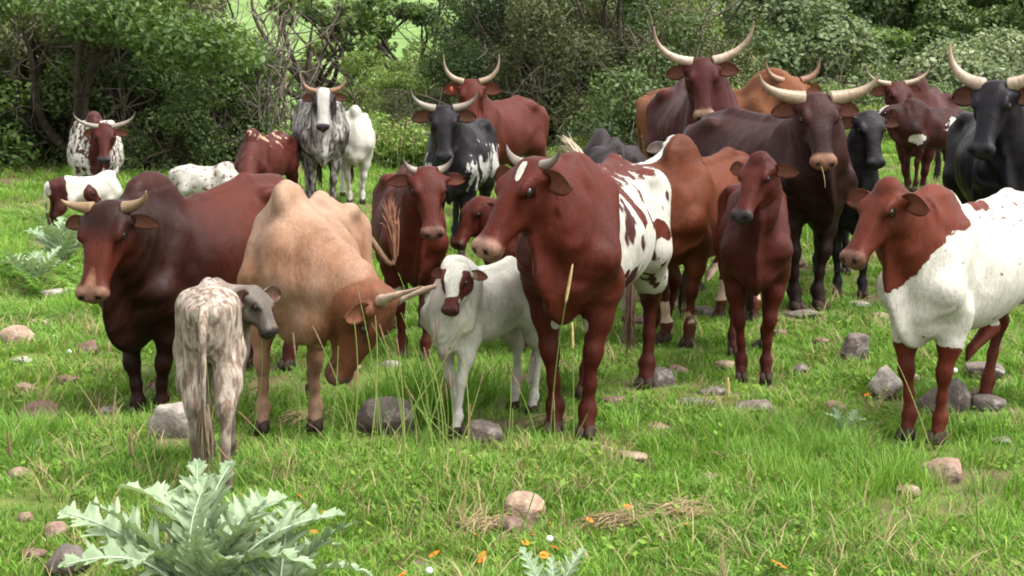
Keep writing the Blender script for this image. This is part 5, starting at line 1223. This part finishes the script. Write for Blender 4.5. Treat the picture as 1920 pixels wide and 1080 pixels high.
# thistles: big grey-green lobed leaves
TH_UP = leafmat('thistle_leaf', [(.18, .24, .14), (.26, .335, .20), (.36, .43, .28)], .25, .6, .15, .45); RIB = simple('leaf_rib', (.40, .48, .32), .6)
def thistle_leaf(L, W, arch, seed):
    r = np.random.default_rng(seed); nu, lob = 64, 7; cols = (-1, -.72, -.4, 0, .4, .72, 1); V, T = [], []
    for i in range(nu):
        u = i / (nu - 1); ph = (u * lob) % 1; env = (math.sin(math.pi * min(1, .10 + .88 * u ** .85)) ** .75) * (1 - .25 * u)
        lobe = .16 + .84 * (1 - abs(ph - .42) / .58 if ph > .42 else ph / .42) ** .8; tooth = 1 + .30 * math.sin(u * lob * 6.28 * 3 + seed)
        w = W * env * lobe * tooth + .004
        cx = L * (u - .10 * arch * u * u); cz = L * (.30 * arch * math.sin(u * 2.6) - .30 * arch * u * u)
        for c in cols:
            V.append((cx + abs(c) ** 1.3 * w * .75, c * w, cz + abs(c) * w * (.40 - .35 * u) + .020 * math.sin(ph * 6.28 + c * 2) * abs(c) * (w / W) + .01 * r.normal(0, .3))); T.append(.15 + .5 * abs(c) ** .7 + .25 * r.normal(0, .5) + .2 * math.sin(ph * 6.28))
    m = len(cols); k = np.arange(nu * m).reshape(nu, m); F = np.stack([k[:-1, :-1], k[1:, :-1], k[1:, 1:], k[:-1, 1:]], -1).reshape(-1, 4)
    me = mesh_np('leaf', V, F, TH_UP, True); fattr(me, 'tint', np.clip(T, 0, 1))
    rb = [(L * (u - .10 * arch * u * u), 0, L * (.30 * arch * math.sin(u * 2.6) - .30 * arch * u * u) + .004) for u in np.linspace(0, .96, 16)]
    return me, mesh_np('rib', *tube(rb, np.linspace(.006, .0012, 16), 5, False), RIB)
LEAVES = [thistle_leaf(.46, .105, a, s) for a, s in ((.5, 1), (.9, 2), (.25, 3), (.7, 4))]
def thistle(px, py, d, s, label, angles):
    o = bpy.data.objects.new('thistle', None); COL.objects.link(o); a = P(px, py, d); a[2] = terrain(a[0], a[1]); o.location = a
    tag(o, label, 'thistle', 'thistles in the pasture')
    for i, (az, el, k, q) in enumerate(angles):
        me, rb = LEAVES[k % 4]; l = link('leaf', me, o, (.02 * math.cos(R(az)), .02 * math.sin(R(az)), .03), None, s * q); l.rotation_euler = Matrix.Rotation(R(az), 3, 'Z').to_4x4().to_euler()
        l.rotation_euler = (Matrix.Rotation(R(az), 4, 'Z') @ Matrix.Rotation(-R(el), 4, 'Y') @ Matrix.Rotation(R((i * 37) % 50 - 25), 4, 'X')).to_euler(); link('rib', rb, l)
    return o
thistle(375, 1165, 4.75, .95, 'large grey green thistle with jagged lobed leaves at the lower left', [(175, 38, 0, 1.15), (150, 58, 1, 1.05), (100, 70, 2, 1.0), (75, 64, 0, 1.05), (40, 50, 1, 1.0), (10, 36, 0, 1.15), (-20, 30, 3, .95), (205, 30, 3, 1.0), (190, 52, 2, 1.0), (120, 42, 3, 1.1), (60, 38, 1, 1.05), (-60, 45, 0, .8), (240, 45, 1, .8), (280, 60, 2, .75), (330, 58, 0, .85), (90, 82, 3, .9), (165, 20, 1, .95), (0, 62, 2, .85)])
thistle(520, 1190, 4.75, .75, 'smaller grey green thistle right of the large one', [(30, 45, 0, 1.0), (80, 62, 1, 1.0), (150, 50, 2, .9), (-10, 28, 3, .9), (200, 40, 0, .8), (110, 70, 2, .8), (55, 30, 1, .9)])
thistle(1038, 1150, 4.75, .42, 'pale thistle showing two leaf tips at the bottom centre', [(150, 62, 2, 1.0), (40, 60, 0, 1.0), (95, 72, 1, .8), (200, 40, 3, .8), (-10, 35, 1, .8)])
thistle(112, 470, 13.6, 1.05, 'pale grey green thistle standing behind the bull head', [(i * 51, 40 + (i * 29) % 42, i, 1.0) for i in range(9)])
thistle(60, 515, 12.8, .8, 'low grey green thistle left of the one behind the bull', [(i * 47, 25 + (i * 23) % 30, i + 1, 1.0) for i in range(8)])
thistle(1590, 795, 6.9, .30, 'small dark leafed thistle in the right pasture', [(i * 60, 30 + (i * 29) % 30, i, 1.0) for i in range(6)])

_grass()
